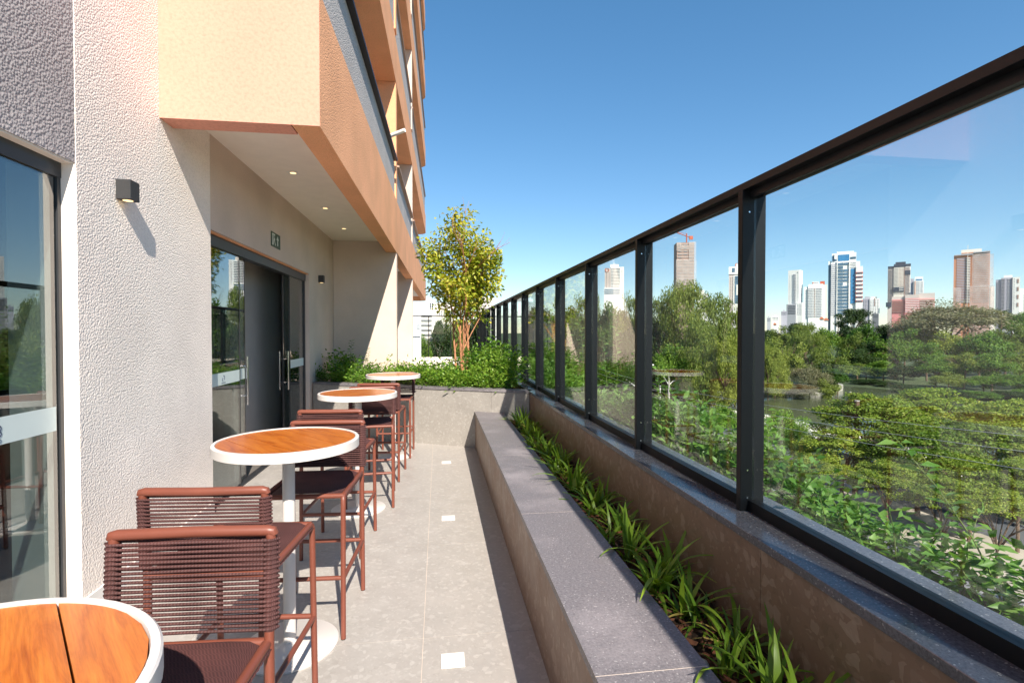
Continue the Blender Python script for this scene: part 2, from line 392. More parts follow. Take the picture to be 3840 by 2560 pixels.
# window at the left
win=MB(); win.box((XG-.05,-1.6,2.44),(XG+.012,YW-.01,2.522)); win.box((XG-.03,YW-.035,.04),(XG+.008,YW-.01,2.44)); win.box((XG-.05,-1.6,0),(XG+.02,YW-.01,.04)); 
wf=part(win,'window_frame','dark_frame')
b=MB(); b.box((XG-.012,-1.6,.04),(XG-.002,YW-.035,2.44)); part(b,'glass_pane','window_glass',wf) if False else None
def sub(b,name,mat,parent):        # child of a part (part sits at its parent's frame, so world coords hold)
    o=b.build(name,mat); o.parent=parent; return o
sub(b,'glass_pane','window_glass',wf)
b=MB(); b.box((XG,-1.6,1.07),(XG+.0025,YW-.06,1.20)); fb=sub(b,'frosted_band','frosted',wf)
# lettering fragment on the band, its end just inside the picture
def arc(b,cy,cz,r,a0,a1,th,x,n=10,d=.002):
    for i in range(n):
        t0=R(a0+(a1-a0)*i/n); t1=R(a0+(a1-a0)*(i+1)/n)
        q=[(cy+ (r+s)*math.cos(t),cz+(r+s)*math.sin(t)) for t,s in ((t0,-th/2),(t0,th/2),(t1,th/2),(t1,-th/2))]
        b.add([(x,y,z) for y,z in q]+[(x+d,y,z) for y,z in q],[(0,1,2,3),(7,6,5,4),(0,4,5,1),(1,5,6,2),(2,6,7,3),(3,7,4,0)])
b=MB(); arc(b,2.748,1.148,.012,-110,150,.006,XG+.0025); arc(b,2.748,1.122,.012,-150,100,.006,XG+.0025); arc(b,2.752,1.088,.008,0,360,.002,XG+.0025)
for y0 in (2.60,2.65,2.70): arc(b,y0,1.134,.02,0,360,.006,XG+.0025)
sub(b,'band_lettering','logo_ink',wf)
# door
b=MB(); b.box((XG-.06,YD0,ZD-.012),(XW-.012,YD1,ZD-.004)); part(b,'door_reveal','peach_stucco')
b=MB(); b.box((XG-.06,YD0,2.385),(XG+.03,YD1,2.485)); b.box((XG-.04,YD1-.04,0),(XG+.02,YD1,2.385)); b.box((XG-.05,YD0,-.004),(XG+.03,YD1,.012))
df=part(b,'door_frame','dark_frame')
def leafpanel(y0,y1,x,name='glass_pane',band=True):
    b=MB(); b.box((x-.005,y0,.02),(x+.005,y1,2.385)); sub(b,name,'window_glass',df)
    b=MB(); 
    for yy in (y0,y1): b.box((x-.007,yy-.006,.02),(x+.007,yy+.006,2.385))
    sub(b,'leaf_edge','dark_frame',df)
    if band: b=MB(); b.box((x+.0055,y0+.02,1.10),(x+.0075,y1-.02,1.215)); sub(b,'frosted_band','frosted',df)
leafpanel(YD0,5.74,XG); leafpanel(5.10,6.0,XG-.04); leafpanel(7.58,YD1-.05,XG); leafpanel(7.40,8.3,XG-.04,band=False)
b=MB(); arc(b,5.32,1.168,.018,-80,120,.007,XG+.0075); arc(b,5.30,1.15,.014,100,280,.007,XG+.0075); b.box((XG+.0075,5.27,1.115),(XG+.009,5.36,1.121)); sub(b,'band_logo','logo_ink',df)
def handle(y,x):
    b=MB(); b.tube([(x+.05,y,.82),(x+.05,y,1.34)],.011,10); b.tube([(x-.06,y,.82),(x-.06,y,1.34)],.011,10)
    for z in (.92,1.24): b.tube([(x-.06,y,z),(x+.05,y,z)],.008,8)
    sub(b,'handle','chrome',df)
handle(5.93,XG-.04); handle(7.47,XG-.04)
# interior room
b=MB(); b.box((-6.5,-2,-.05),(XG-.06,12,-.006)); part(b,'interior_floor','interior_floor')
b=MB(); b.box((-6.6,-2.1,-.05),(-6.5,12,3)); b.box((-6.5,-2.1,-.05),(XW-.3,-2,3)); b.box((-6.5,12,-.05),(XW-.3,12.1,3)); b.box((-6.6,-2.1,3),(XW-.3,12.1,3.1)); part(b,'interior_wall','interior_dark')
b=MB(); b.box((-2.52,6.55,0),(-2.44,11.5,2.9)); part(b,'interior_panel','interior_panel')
# overhang and upper floors
def XO(y): return -.87+.0125*(y-4.05)
def ribbon(b,y0,y1,z0,z1,d0,d1,off=0.0,steps=1):   # slab following the facade line between depths d0<d1 behind it
    for i in range(steps):
        a=y0+(y1-y0)*i/steps; c=y0+(y1-y0)*(i+1)/steps
        b.prism([(XO(a)-d1+off,a),(XO(a)-d0+off,a),(XO(c)-d0+off,c),(XO(c)-d1+off,c)],z0,z1)
def rounded_end(b,y,z0,z1,r):
    x=XO(y); pts=[(x-r-.6,y)]+[(x-r+r*math.cos(t),y+r*math.sin(t)) for t in [R(a) for a in (0,15,30,45,60,75,90)]]+[(x-r-.6,y+r)]
    b.prism([pts[0]]+pts[1:],z0,z1)
YE=25.4
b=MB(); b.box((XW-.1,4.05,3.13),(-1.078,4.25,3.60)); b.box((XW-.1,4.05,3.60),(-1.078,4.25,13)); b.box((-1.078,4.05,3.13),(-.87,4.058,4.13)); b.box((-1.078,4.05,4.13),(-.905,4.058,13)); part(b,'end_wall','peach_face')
BAYS=[(4.06,10.2),(10.45,15.15),(15.4,YE)]
for fl in range(5):
    z0=3.13+3.24*fl; z1=z0+(1.0 if fl==0 else .8)
    b=MB(); ribbon(b,4.06 if fl==0 else 4.06,YE,z0,z1,0,.20 if fl==0 else .45,steps=6); rounded_end(b,YE,z0,z1,.45); part(b,'fascia','peach_stucco')
    for bi,(y0,y1) in enumerate(BAYS):
        b=MB(); ribbon(b,y0-.0,y1,z1,z0+1.70,.035,.16); part(b,'parapet','light_grey_stucco')
        b=MB(); ribbon(b,y0,y1-.1,z0+1.70,z0+1.735,-.035 if fl==0 else -.01,.17); part(b,'parapet_coping','black_metal' if fl<2 and bi==0 else 't_coping')
        y0s=max(y0,4.25)
        b=MB(); b.prism([(XW,y0s),(XO(y0s)-.2,y0s),(XO(y1)-.2,y1),(XW,y1)],z0+.2,z0+.26); part(b,'soffit','white_plaster')
    if fl: 
        b=MB(); b.box((XW-.3,4.25,z0-2.8),(XW,YE+.2,z0+.4)); part(b,'wall','white_plaster')
    for bi,y in enumerate((10.2,15.15)):
        b=MB(); zb=0 if fl==0 else z0-3.24+1.0+.004
        b.box((XO(y)-.2,y+.003,zb),(XO(y)-.004,y+.247,z0-.003)); b.box((XW+.004,y+.003,zb),(XO(y)-.205,y+.247,z0+.26)); b.box((XO(y)-.205,y+.003,zb),(XO(y)-.2,y+.247,z0-.003))
        part(b,'fin_wall','smooth_stucco' if fl==0 or bi else 'peach_stucco')
b=MB(); b.box((XW-.3,10.2,0),(XW,YE+.2,3.6)); b.box((XW-.3,YE+.2,0),(-1.4,YE+.45,3.12)); part(b,'wall','smooth_stucco')
b=MB(); b.box((-6.5,4.25,3.62),(XW-.3,YE+.2,3.7)); b.box((-6.5,YE+.1,0),(XW-.3,YE+.3,17)); b.box((-6.6,-2.1,3.1),(-6.5,YE,17)); b.box((-6.6,-2.1,17),(XW,YE,17.2)); part(b,'rear_wall','white_plaster')
b=MB(); b.tube([(XO(9.6)-.25,9.65,5.05),(XO(9.6)+.22,9.4,5.16)],.035,10); part(b,'awning_arm','white_paint')
# ================================================================== TERRACE
b=MB(); b.box((-2.05,-3,-.3),(1.5,18.6,-.002)); floor=struct(b.build('terrace_floor','grout'))
xs=[-2.04,-1.283,-.083,.51]; ys=[-2.065+1.2*i for i in range(10)]
tm={}
for i in range(3):
    for j in range(9):
        if j==8 and i>1: continue
        x0,x1=xs[i]+.0015,xs[i+1]-.0015; y0,y1=ys[j]+.0015,ys[j+1]-.0015
        key=i
        if key not in tm:
            q=MB(); q.box((0,0,-.0018),(x1-x0,y1-y0,0)); tm[key]=q.mesh('floor_tile','floor_tile')
        link('floor_tile',tm[key],floor,(x0,y0,0))
for x,y in ((.065,2.525),(.079,4.487),(.09,6.42)):
    t_=thing('drain_cover',{2.525:'square white drain cover nearest the round tables on the pale floor',4.487:'square white drain cover midway along the bench',6.42:'square white drain cover close to the end planter wall'}[y],'drain cover',(x,y,.001))
    b=MB(); b.box((-.057,-.057,0),(.057,.057,.004),.0015); b.build('plate','white_paint',t_)
    b=MB(); 
    for i in range(4): b.box((-.035,-.030+.02*i-.002,.004),(.035,-.030+.02*i+.002,.0047))
    b.build('slot','white_metal',t_)
# bench ------------------------------------------------------------
ben=thing('bench','long low bench with grey granite top and brown stone sides along planting bed','bench',(.69,3,0))
def tpart(b,name,mat,th):
    o=b.build(name,mat); o.parent=th; o.matrix_parent_inverse=Matrix.Translation(-Vector(th.location)); return o
def endY(x): return 7.47-.53*x
b=MB(); b.prism([(.515,-2),(.855,-2),(.855,endY(.855)),(.515,endY(.515))],-.01,.468); tpart(b,'core','concrete',ben)
for i in range(8):
    y0=-1.51+1.2*i; y1=min(y0+1.2,endY(.51))
    if y1-y0<.1: continue
    b=MB(); b.box((.500,y0+.0015,0),(.514,y1-.0015,.472)); tpart(b,'side_tile','wall_tile',ben)
yj=1.585
for i in range(-2,5):
    y0=yj+1.5*i; y1=y0+1.5; e0=min(y1,endY(.49)) ; e1=min(y1,endY(.875))
    b=MB(); b.prism([(.492,y0+.0015),(.874,y0+.0015),(.874,e1-.0015),(.492,e0-.0015)],.4725,.505); tpart(b,'granite_slab','granite',ben)
    if i>-2: b=MB(); b.box((.4925,y0-.0014,.4728),(.8735,y0+.0014,.5047)); tpart(b,'joint','grout',ben)
# planting bed ------------------------------------------------------
bed=MB(); g=np.random.default_rng(3)
nx,ny=6,120
for j in range(ny+1):
    for i in range(nx+1):
        bed.v.append((.86+.36*i/nx,-2+9.2*j/ny,.385+.03*g.random()+.02*math.sin(j*.7+i)))
for j in range(ny):
    for i in range(nx): a=j*(nx+1)+i; bed.f.append((a,a+1,a+nx+2,a+nx+1)); bed.m.append(0)
struct(bed.build('planting_bed','soil'))
mm=[]
for k in range(5):
    q=MB(); l=g.uniform(.03,.07); wd=g.uniform(.012,.025); q.add([(-l/2,-wd/2,0),(l/2*.8,-wd/2*.7,.004),(l/2,wd/2*.4,.008),(-l/2*.6,wd/2,.006),(-l/2*.9,0,.012),(l/2*.8,.1*wd,.014)],[(0,1,5,4),(1,2,5),(2,3,4,5),(3,0,4),(3,2,1,0)])
    mm.append(q)
q=MB()
for k in range(1500):
    s_=mm[k%5]; a=g.uniform(0,6.28); tl=g.uniform(-.5,.5); M=Matrix.Translation((g.uniform(.87,1.2),g.uniform(1.1,7.0),.405+g.uniform(0,.025)))@Matrix.Rotation(a,4,'Z')@Matrix.Rotation(tl,4,'X')
    q.add([M@Vector(v) for v in s_.v],s_.f)
struct(q.build('bark_mulch','mulch'),'stuff')
# parapet -----------------------------------------------------------
par=thing('parapet_wall','low brown stone-tiled parapet with polished granite coping under the glass railing','wall',(1.36,5,0))
b=MB(); b.box((1.216,-2.9,-.3),(1.515,18.3,.785)); tpart(b,'core','concrete',par)
for i in range(-2,13):
    y0=1.80+1.2*i
    b=MB(); b.box((1.203,y0+.0015,.2),(1.2155,y0+1.1985,.786)); tpart(b,'wall_tile','wall_tile',par)
for i in range(-4,13):
    y0=2.09+1.207*i
    b=MB(); b.box((1.190,y0+.001,.788),(1.54,y0+1.206,.82),.002); tpart(b,'coping_slab','dark_granite',par)
# railing -----------------------------------------------------------
rail=thing('glass_railing','black metal railing with tall clear glass panes on the parapet','railing',(1.36,5,.82))
PY=[2.095+1.207*i for i in range(-4,14)]
pm=MB(); pm.box((-.055,-.0,0),(.055,.035,1.395),.002); pmm=pm.mesh('post','black_metal')
bm_=MB()
for z in (.06,.18,1.30): bm_.tube([(-.025,-.004,z),(-.025,.0,z)],.004,6)
for y in PY:
    o=link('post',pmm,rail,(1.357-1.36,y-5,0)); 
    bo=bm_.build('bolt','chrome',o)
b=MB(); b.box((-.055,-7.8,1.395),(.055,13.0,1.425)); b.build('top_rail','black_metal',rail)
for y in PY[:-1]:
    b=MB(); b.box((-.022,y-5+.036,.0),(.022,y-5+1.2065,.048)); b.build('bottom_channel','black_metal',rail)
    b=MB(); b.box((-.022,y-5+.036,1.362),(.022,y-5+1.2065,1.3945)); b.build('top_channel','black_metal',rail)
    b=MB(); b.box((-.005,y-5+.036,.048),(.005,y-5+1.2065,1.362)); b.build('glass_pane','clear_glass',rail)
# end planter -------------------------------------------------------
pl=thing('planter_wall','pale grey terrazzo-tiled planter wall closing off the far end of the terrace','planter',(-.4,7.7,0))
dx=Vector((1,-.53,0)).normalized(); nn=Vector((.53,1,0)).normalized()
def eb(b,s0,s1,n0,n1,z0,z1):     # box along the end wall, s measured from x=1.2 leftwards
    o=Vector((1.2,endY(1.2),0)); q=[o-dx*s0+nn*n0,o-dx*s1+nn*n0,o-dx*s1+nn*n1,o-dx*s0+nn*n1]
    b.prism([(v.x,v.y) for v in reversed(q)],z0,z1)
LEN=3.57
b=MB(); eb(b,0,LEN,.014,.16,-.01,.785); tpart(b,'core','concrete',pl)
for s0,s1 in ((0,.55),(.55,1.75),(1.75,2.95),(2.95,LEN)):
    b=MB(); eb(b,s0+.0015,s1-.0015,0,.0135,0,.786); tpart(b,'wall_tile','planter_tile',pl)
for s0,s1 in ((0,1.2),(1.2,2.4),(2.4,LEN)):
    b=MB(); eb(b,s0+.001,s1-.001,-.012,.17,.788,.82); tpart(b,'coping_slab','granite',pl)
b=MB(); b.prism([(-1.97,8.66),(1.2,6.98),(1.2,13),(-1.97,13)],.0,.70); struct(b.build('planter_soil','soil'))
b=MB(); b.box((-1.5,13.2,0),(1.2,17.5,.12)); struct(b.build('play_deck','pale_path'))
b=MB(); b.box((-3,17.9,-.3),(1.2,18.1,.75)); tag(b.build('garden_wall','white_plaster'),'low white wall under the far glass railing behind the tree','wall')
fr=thing('far_railing','dark thin railing with glass panes across the far end of the terrace','railing',(0,18,.75))
b=MB(); b.box((-3,-.02,1.38),(1.3,.02,1.42)); b.build('top_rail','black_metal',fr)
for i in range(6):
    b=MB(); b.box((-2.6+.75*i,-.015,0),(-2.57+.75*i,.015,1.38)); b.build('post','black_metal',fr)
    if i<5: b=MB(); b.box((-2.565+.75*i,-.004,.03),(-1.865+.75*i,.004,1.36)); b.build('glass_pane','clear_glass',fr)
# outer planter
b=MB(); b.box((1.55,-2,-.5),(2.12,18.3,.50)); struct(b.build('outer_planter_soil','soil'))
b=MB(); b.box((2.125,-2,-.6),(2.22,18.3,.56)); tag(b.build('outer_planter_edge','granite'),'grey outer edge of the planting trough beyond the glass railing','planter')
b=MB(); b.box((-7,-6,-7),(2.1,40,-.62)); o=b.build('podium','concrete'); tag(o,'concrete podium storey carrying the terrace','building')
# ================================================================== wall fittings
for i,(y,z,lab) in enumerate(((3.53,2.545,'black cube wall lamp on the sunlit white pillar'),(8.98,2.545,'black cube wall lamp in the shade to the right of the door'))):
    t_=thing('wall_lamp',lab,'wall lamp',(XW,y,z-.12))
    b=MB(); b.box((.001,0,0),(.085,.10,.12),.002); b.build('housing','lamp_black',t_)
    b=MB(); b.lathe([(.028,-.002),(.028,.0)],16,(.043,.05)); b.build('light_opening','warm_light',t_)
t_=thing('exit_sign','green emergency exit sign with running figure and upward arrow above the door','sign',(XW,6.53,2.63))
b=MB(); b.box((.001,0,0),(.008,.35,.175),.001); b.build('plate','sign_green',t_)
b=MB()
def flat(b,poly,x=.008,d=.0015): 
    n=len(poly); b.add([(x,y,z) for y,z in poly]+[(x+d,y,z) for y,z in poly],[tuple(range(n)),tuple(reversed(range(n,2*n)))]+[(i,n+i,n+(i+1)%n,(i+1)%n) for i in range(n)])
flat(b,[(.225,.03),(.255,.03),(.255,.10),(.28,.10),(.24,.15),(.20,.10),(.225,.10)]); b.build('arrow','sign_white',t_)
b=MB(); flat(b,[(.03,.02),(.045,.02),(.045,.14),(.135,.14),(.135,.155),(.03,.155)]); flat(b,[(.05,.02),(.07,.02),(.085,.06),(.07,.075)]); flat(b,[(.075,.07),(.105,.07),(.11,.105),(.08,.11)]); flat(b,[(.10,.075),(.12,.055),(.145,.02),(.16,.025),(.13,.065),(.11,.09)]); flat(b,[(.105,.10),(.13,.085),(.135,.093),(.108,.112)])
flat(b,[(.09+.014*math.cos(a),.124+.014*math.sin(a)) for a in [R(45*i) for i in range(8)]]); b.build('running_figure','sign_white',t_)
for i,y in enumerate((5.95,7.57,9.01)):
    t_=thing('downlight',('recessed square-edged downlight in the white soffit nearest the overhang end','recessed downlight in the white soffit above the exit sign','recessed downlight in the white soffit near the far fin wall')[i],'downlight',(-1.56,y,3.33))
    b=MB(); b.box((-.055,-.055,-.004),(.055,.055,-.001)); b.build('trim','white_paint',t_)
    b=MB(); b.lathe([(.032,-.0055),(.032,-.0045)],16); b.build('lamp','warm_light',t_)
# ================================================================== TABLES
def make_table(label,loc,ang,np_=6):
    t_=thing('bar_table',label,'table',(loc[0],loc[1],0),ang)
    r=.345; zt=1.06
    b=MB(); b.lathe([(r-.024,zt-.040),(r,zt-.045),(r,zt-.004),(r-.004,zt),(r-.018,zt),(r-.020,zt-.008),(r-.024,zt-.040)],64); b.build('rim','white_metal',t_,True)
    b=MB(); b.lathe([(.02,zt-.042),(r-.024,zt-.042),(r-.024,zt-.024),(.02,zt-.024)],48); b.build('tray','dark_joint',t_)
    ri=r-.021; wd=2*ri/np_
    for i in range(np_):
        y0=-ri+wd*i+.0018; y1=-ri+wd*(i+1)-.0018; top=[];bot=[]
        for k in range(9):
            y=y0+(y1-y0)*k/8; x=math.sqrt(max(0,ri*ri-y*y)); top.append((x,y)); bot.append((-x,y))
        poly=top+bot[::-1]
        # order ccw: right side going up, then left side going down
        cy=(y0+y1)/2
        b=MB(); b.prism([(x,y-cy) for x,y in poly],zt-.022,zt-.003); b.build('plank','teak',t_,loc=(0,cy,0))
    b=MB(); b.lathe([(.03,.014),(.03,zt-.05)],24); b.build('column','white_metal',t_,True)
    b=MB(); b.lathe([(.235,.0),(.237,.004),(.237,.009),(.230,.013),(.05,.016),(.031,.03)],64); b.build('base','white_metal',t_,True)
    b=MB(); b.lathe([(.06,zt-.055),(.14,zt-.046),(.14,zt-.0425),(.06,zt-.0425)],24); b.build('top_bracket','white_metal',t_)
    return t_
make_table('round teak-topped bar table beside the tall window',(-.79,.83),R(-53.5))
make_table('round teak-topped bar table in front of the white pillar',(-.757,2.765),R(-50))
make_table('round teak-topped bar table in front of the open doorway',(-.722,4.84),R(48))
make_table('round teak-topped bar table nearest the leafy end planter',(-.582,6.86),R(20))
# ================================================================== STOOLS
def make_stool():
    s=thing('bar_stool','x','bar stool'); hw=.207; r=.0135
    bt=lambda z:-.250-.016*(z-.74)/.31
    for sx in (-1,1):
        b=MB(); b.tube([(sx*hw,-.262,.004),(sx*hw,-.245,.74),(sx*hw,bt(1.03),1.03),(sx*(hw-.004),bt(1.045),1.045)],r,12); lg=b.build('back_leg','terracotta_metal',s,True)
        b=MB(); b.tube([(sx*hw,-.262,0),(sx*hw,-.262,.006)],.0125,10); b.build('foot_cap','rubber',lg)
        b=MB(); b.tube([(sx*hw,.258,.004),(sx*(hw-.002),.238,.66),(sx*(hw-.002),.236,.722),(sx*(hw-.004),.228,.738),(sx*(hw-.006),.212,.744)],r,12); lg=b.build('front_leg','terracotta_metal',s,True)
        b=MB(); b.tube([(sx*hw,.258,0),(sx*hw,.258,.006)],.0125,10); b.build('foot_cap','rubber',lg)
        b=MB(); b.tube([(sx*hw,-.255,.315),(sx*hw,.248,.315)],.0115,10); b.build('side_stretcher','terracotta_metal',s,True)
        b=MB(); b.tube([(sx*hw,bt(.775),.775),(sx*hw,bt(1.02),1.02)],.0185,10); b.build('post_wrap','cord',s,True)
        b=MB(); b.tube([(sx*(hw-.004),-.245,.742),(sx*(hw-.004),.21,.744)],r,10); b.build('seat_rail','terracotta_metal',s,True)
    b=MB(); b.tube([(-hw,.248,.318),(hw,.248,.318)],.0115,10); b.build('front_stretcher','terracotta_metal',s,True)
    b=MB(); b.tube([(-hw,-.255,.318),(hw,-.255,.318)],.0115,10); b.build('back_stretcher','terracotta_metal',s,True)
    b=MB(); b.tube([(-hw,.226,.742),(hw,.226,.742)],r,10); b.build('cross_rail','terracotta_metal',s,True)
    b=MB(); b.tube([(-hw,-.245,.742),(hw,-.245,.742)],r,10); b.build('cross_rail','terracotta_metal',s,True)
    b=MB(); z=1.046; y=bt(z); b.tube([(-hw-.011,y,z-.012),(-hw-.006,y,z-.003),(-hw+.008,y,z),(0,y-.008,z),(hw-.008,y,z),(hw+.006,y,z-.003),(hw+.011,y,z-.012)],[.010,.0145,.0155,.0155,.0155,.0145,.010],12); b.build('top_rail','terracotta_metal',s,True)
    # woven seat: cords across, one slightly sagging pad with ridges
    b=MB(); ny=40; nx=8; v=[];f=[]
    for j in range(ny+1):
        for i in range(nx+1):
            u=i/nx*2-1; yy=-.235+.458*j/ny
            zz=.757-.012*(1-u*u)*(1-(2*j/ny-1)**2)+(.0022 if j%2 else -.0012)
            if abs(u)>.99: zz-=.028; u*=1.03
            elif abs(u)>.7: zz-=.003
            v.append((u*hw*1.02,yy,zz))
    for j in range(ny):
        for i in range(nx): a=j*(nx+1)+i; f.append((a,a+1,a+nx+2,a+nx+1))
    b.add(v,f); b.build('woven_seat','cord',s,True)
    # backrest cords
    b=MB(); rr=.0044; w2=hw+.012; d=.0165
    path=[(-w2-.010,0,0),(-w2+.004,d,.001),(0,d-.004,.001),(w2-.004,d,.001),(w2+.010,0,0),(w2-.004,-d,-.001),(0,-d+.004,-.001),(-w2+.004,-d,-.001)]
    b.tube(path,rr,5,closed=True); cm=b.mesh('back_cord','cord',smooth=True)
    for k in range(20):
        z=.782+.0127*k
        o=link('back_cord',cm,s,(0,bt(z),z)); o.rotation_euler=(0,random.uniform(-.006,.006),0)
    return s
stool=make_stool(); index_kids()
SG='bar stools along the building'
ST=[(-.687,1.274,177,'dark red cord bar stool facing the table beside the tall window'),
    (-.79,2.206,-5,'dark red cord bar stool facing the pillar-side table, back towards the tall window'),
    (-.690,3.055,177,'dark red cord bar stool facing the pillar-side table from the door side'),
    (-.735,4.045,-4,'dark red cord bar stool facing the doorway table, back towards the pillar-side table'),
    (-.640,5.075,184,'dark red cord bar stool facing the doorway table from the planter side'),
    (-.615,5.935,-4,'dark red cord bar stool facing the planter-side table, back towards the doorway table'),
    (-.560,6.97,178,'dark red cord bar stool wedged between the last table and the end planter')]
first=True
for x,y,a,lab in ST:
    if first: stool.location=(x,y,0); stool.rotation_euler=(0,0,R(a)); stool['label']=lab; stool['group']=SG; first=False; continue
    dup(stool,(x,y,0),R(a),lab,SG)
# ================================================================== PLANTS ON THE TERRACE
def strap(L,lean,curl,wd,seg=7):
    b=MB(); v=[];f=[]; y=0;z=0; a=lean
    for i in range(seg+1):
        t=i/seg; w=wd*(.55+.9*t if t<.45 else (1-t)**.6*1.25)*.5
        if i==seg: w=.0008
        v+=[(-w,y,z+.18*w),(0,y-.12*w,z),(w,y,z+.18*w)]
        a+=curl/seg; y+=math.sin(a)*L/seg; z+=math.cos(a)*L/seg
    for i in range(seg):
        o=i*3; f+=[(o,o+1,o+4,o+3),(o+1,o+2,o+5,o+4)]
    b.add(v,f); return b.mesh('leaf','strap_leaf',smooth=True)
SL=[strap(L,le,cu,wd) for L,le,cu,wd in ((.26,.1,.5,.026),(.30,.25,.9,.028),(.33,.3,1.3,.026),(.22,.15,.3,.024),(.34,.45,1.0,.030),(.28,.6,1.2,.024),(.20,.5,.6,.022),(.36,.2,1.7,.027),(.18,.9,.5,.020))]
plain('dry_strap',(.36,.27,.07),.6,var=.3,vs=20)
def drystrap(*a):
    me=strap(*a); me.materials.clear(); me.materials.append(MATS['dry_strap']); return me
SLY=[drystrap(.26,.5,1.6,.022),drystrap(.2,.9,.9,.02)]
gp=np.random.default_rng(21)
SP=[(1.0,1.30,1.1,16),(1.05,1.50,1.2,20),(.98,1.66,.8,11),(1.10,1.78,.7,9),(1.02,2.02,.9,13),(.97,2.22,1.0,13),(1.08,2.36,1.0,12),(1.00,2.62,1.05,15),(.95,2.80,.8,9),(1.06,2.98,.9,12),(.99,3.25,.85,10),(1.08,3.42,.9,12),(1.0,3.72,1.0,13),(1.05,3.95,1.1,12),(.97,4.2,.8,9),(1.06,4.42,1.0,13),(1.0,4.72,.95,12),(1.07,5.0,1.0,13),(.98,5.25,.8,10),(1.05,5.52,1.0,13),(1.0,5.8,1.0,13),(1.08,6.1,1.05,14),(.99,6.4,1.0,13),(1.08,6.62,1.0,13)]
SP=[(x,y,min(sc,1.0) if y<1.6 else sc,n) for x,y,sc,n in SP]+[(float(gp.uniform(.93,1.14)),1.75+.235*i+float(gp.normal()*.04),float(gp.uniform(.5,.9)),int(gp.integers(6,11))) for i in range(21)]
for x,y,sc,n in SP:
    th=thing('strap_leaf_plant','green strap-leaved plant growing in the bark-mulched bed beside the bench','plant',(x,y,.395),gp.uniform(0,6.28),'strap-leaved plants in the bed')
    for k in range(int(n*gp.uniform(1.3,2.1))):
        o=link('leaf',SLY[int(gp.integers(2))] if gp.random()<.06 else SL[int(gp.integers(len(SL)))],th,(gp.normal()*.018,gp.normal()*.018,gp.uniform(-.01,.015)))
        o.rotation_euler=(gp.normal()*.12,gp.normal()*.12,k*2.4+gp.normal()*.4); s_=sc*gp.uniform(.75,1.15); o.scale=(gp.uniform(.8,1.15)*min(sc,1.05),s_,s_)
b=MB(); b.lathe([(.012,0),(.028,.006),(.033,.018),(.026,.032),(.012,.038)],14); o=b.build('pebble','stone',smooth=True,loc=(.905,1.70,.412)); o.scale=(1.1,.8,1); tag(o,'pale rounded pebble lying on the mulch by the bench edge','pebble')
# shrubs --------------------------------------------------------------
def shrub_mesh(seed,rx,ry,rz,n,leaf,mat,nst=9,dens=.5):
    g=np.random.default_rng(seed); st=MB(); P=[];A=[]
    for i in range(nst):
        t=g.uniform(0,6.28); q=math.sqrt(g.random()); end=np.array([rx*q*math.cos(t),ry*q*math.sin(t),rz*(1.1-.5*q)*g.uniform(.8,1.15)])
        mid=end*.5+np.array([g.normal()*.04,g.normal()*.04,.06]); pts=[np.array([end[0]*.15,end[1]*.15,0]),mid,end]
        cur=[]
        for s in np.linspace(0,1,9): cur.append((1-s)**2*pts[0]+2*s*(1-s)*pts[1]+s*s*pts[2])
        st.tube([tuple(c) for c in cur],[.006*(1-.8*k/8) for k in range(9)],5)
        m=int(n/nst)
        for k in range(m):
            s=g.uniform(.25,1.02); c=(1-s)**2*pts[0]+2*s*(1-s)*pts[1]+s*s*pts[2]
            d=g.normal(size=3); d/=np.linalg.norm(d); 
            P.append(c+d*abs(g.normal())*dens*.16*np.array([1,1,.8])*min(1,.3+rz)); d[2]=d[2]*.6+.35; A.append(d)
    P=np.array(P);A=np.array(A); Nn=np.tile([0,0,1.0],(len(P),1))+g.normal(size=(len(P),3))*.45
    me=leafcloud('foliage',P,A,Nn,leaf*g.uniform(.55,1.25,len(P)),leaf*.58*g.uniform(.7,1.1,len(P)),mat,.12)
    return me,st.mesh('stem','stem_green',smooth=True)
SH=[shrub_mesh(1,.34,.34,.55,900,.066,'shrub_leaf',14,.9),shrub_mesh(2,.42,.36,.42,950,.064,'shrub_leaf',16,1.0),shrub_mesh(3,.30,.30,.75,760,.068,'shrub_leaf',10,.8)]
VN=[shrub_mesh(11,.30,.42,.30,420,.062,'vine_leaf',11,.75),shrub_mesh(12,.26,.50,.40,420,.06,'vine_leaf',10,.6),shrub_mesh(13,.2,.34,.55,330,.06,'vine_leaf',8,.5)]
def put(name,pair,loc,rz,sc,label,group,fname='foliage'):
    th=thing(name,label,'plant',loc,rz,group); f=link(fname,pair[0],th); s=link('stem',pair[1],th)
    f.scale=s.scale=(sc[0],sc[1],sc[2]); f['kind']='stuff'; return th
gq=np.random.default_rng(5)
def ez(x): return endY(x)+.24
for x,dy,k,s in ((-1.75,.25,1,1.0),(-1.62,.75,2,1.1),(-1.40,.2,0,.9),(-1.25,.7,2,.95),(-1.05,.15,1,.8),(-.8,.35,0,.85),(-.55,.15,1,.75),(-.30,.3,0,.9),(-.05,.15,1,1.0),(.15,.45,0,1.05),(.35,.12,1,.95),(.55,.35,0,1.05),(.75,.1,1,.9),(.95,.3,2,1.05),(1.05,.75,2,1.2),(.8,.8,2,1.1),(.2,1.1,1,1.0),(-.35,1.0,1,.9),(-.85,1.1,1,.9),(.55,1.3,2,1.0),(1.0,1.6,2,1.15),(-.1,1.9,1,1.1),(.95,2.4,2,1.2),(-.7,2.2,1,1.0),(.4,2.6,1,1.1)):
    put('leafy_shrub',SH[k],(x,ez(x)+dy,.70),gq.uniform(0,6.28),(s*.95,s*.95,s*gq.uniform(.62,1.0)),'bushy green shrub planted behind the end planter wall','shrubs in the end planter')
y=.55
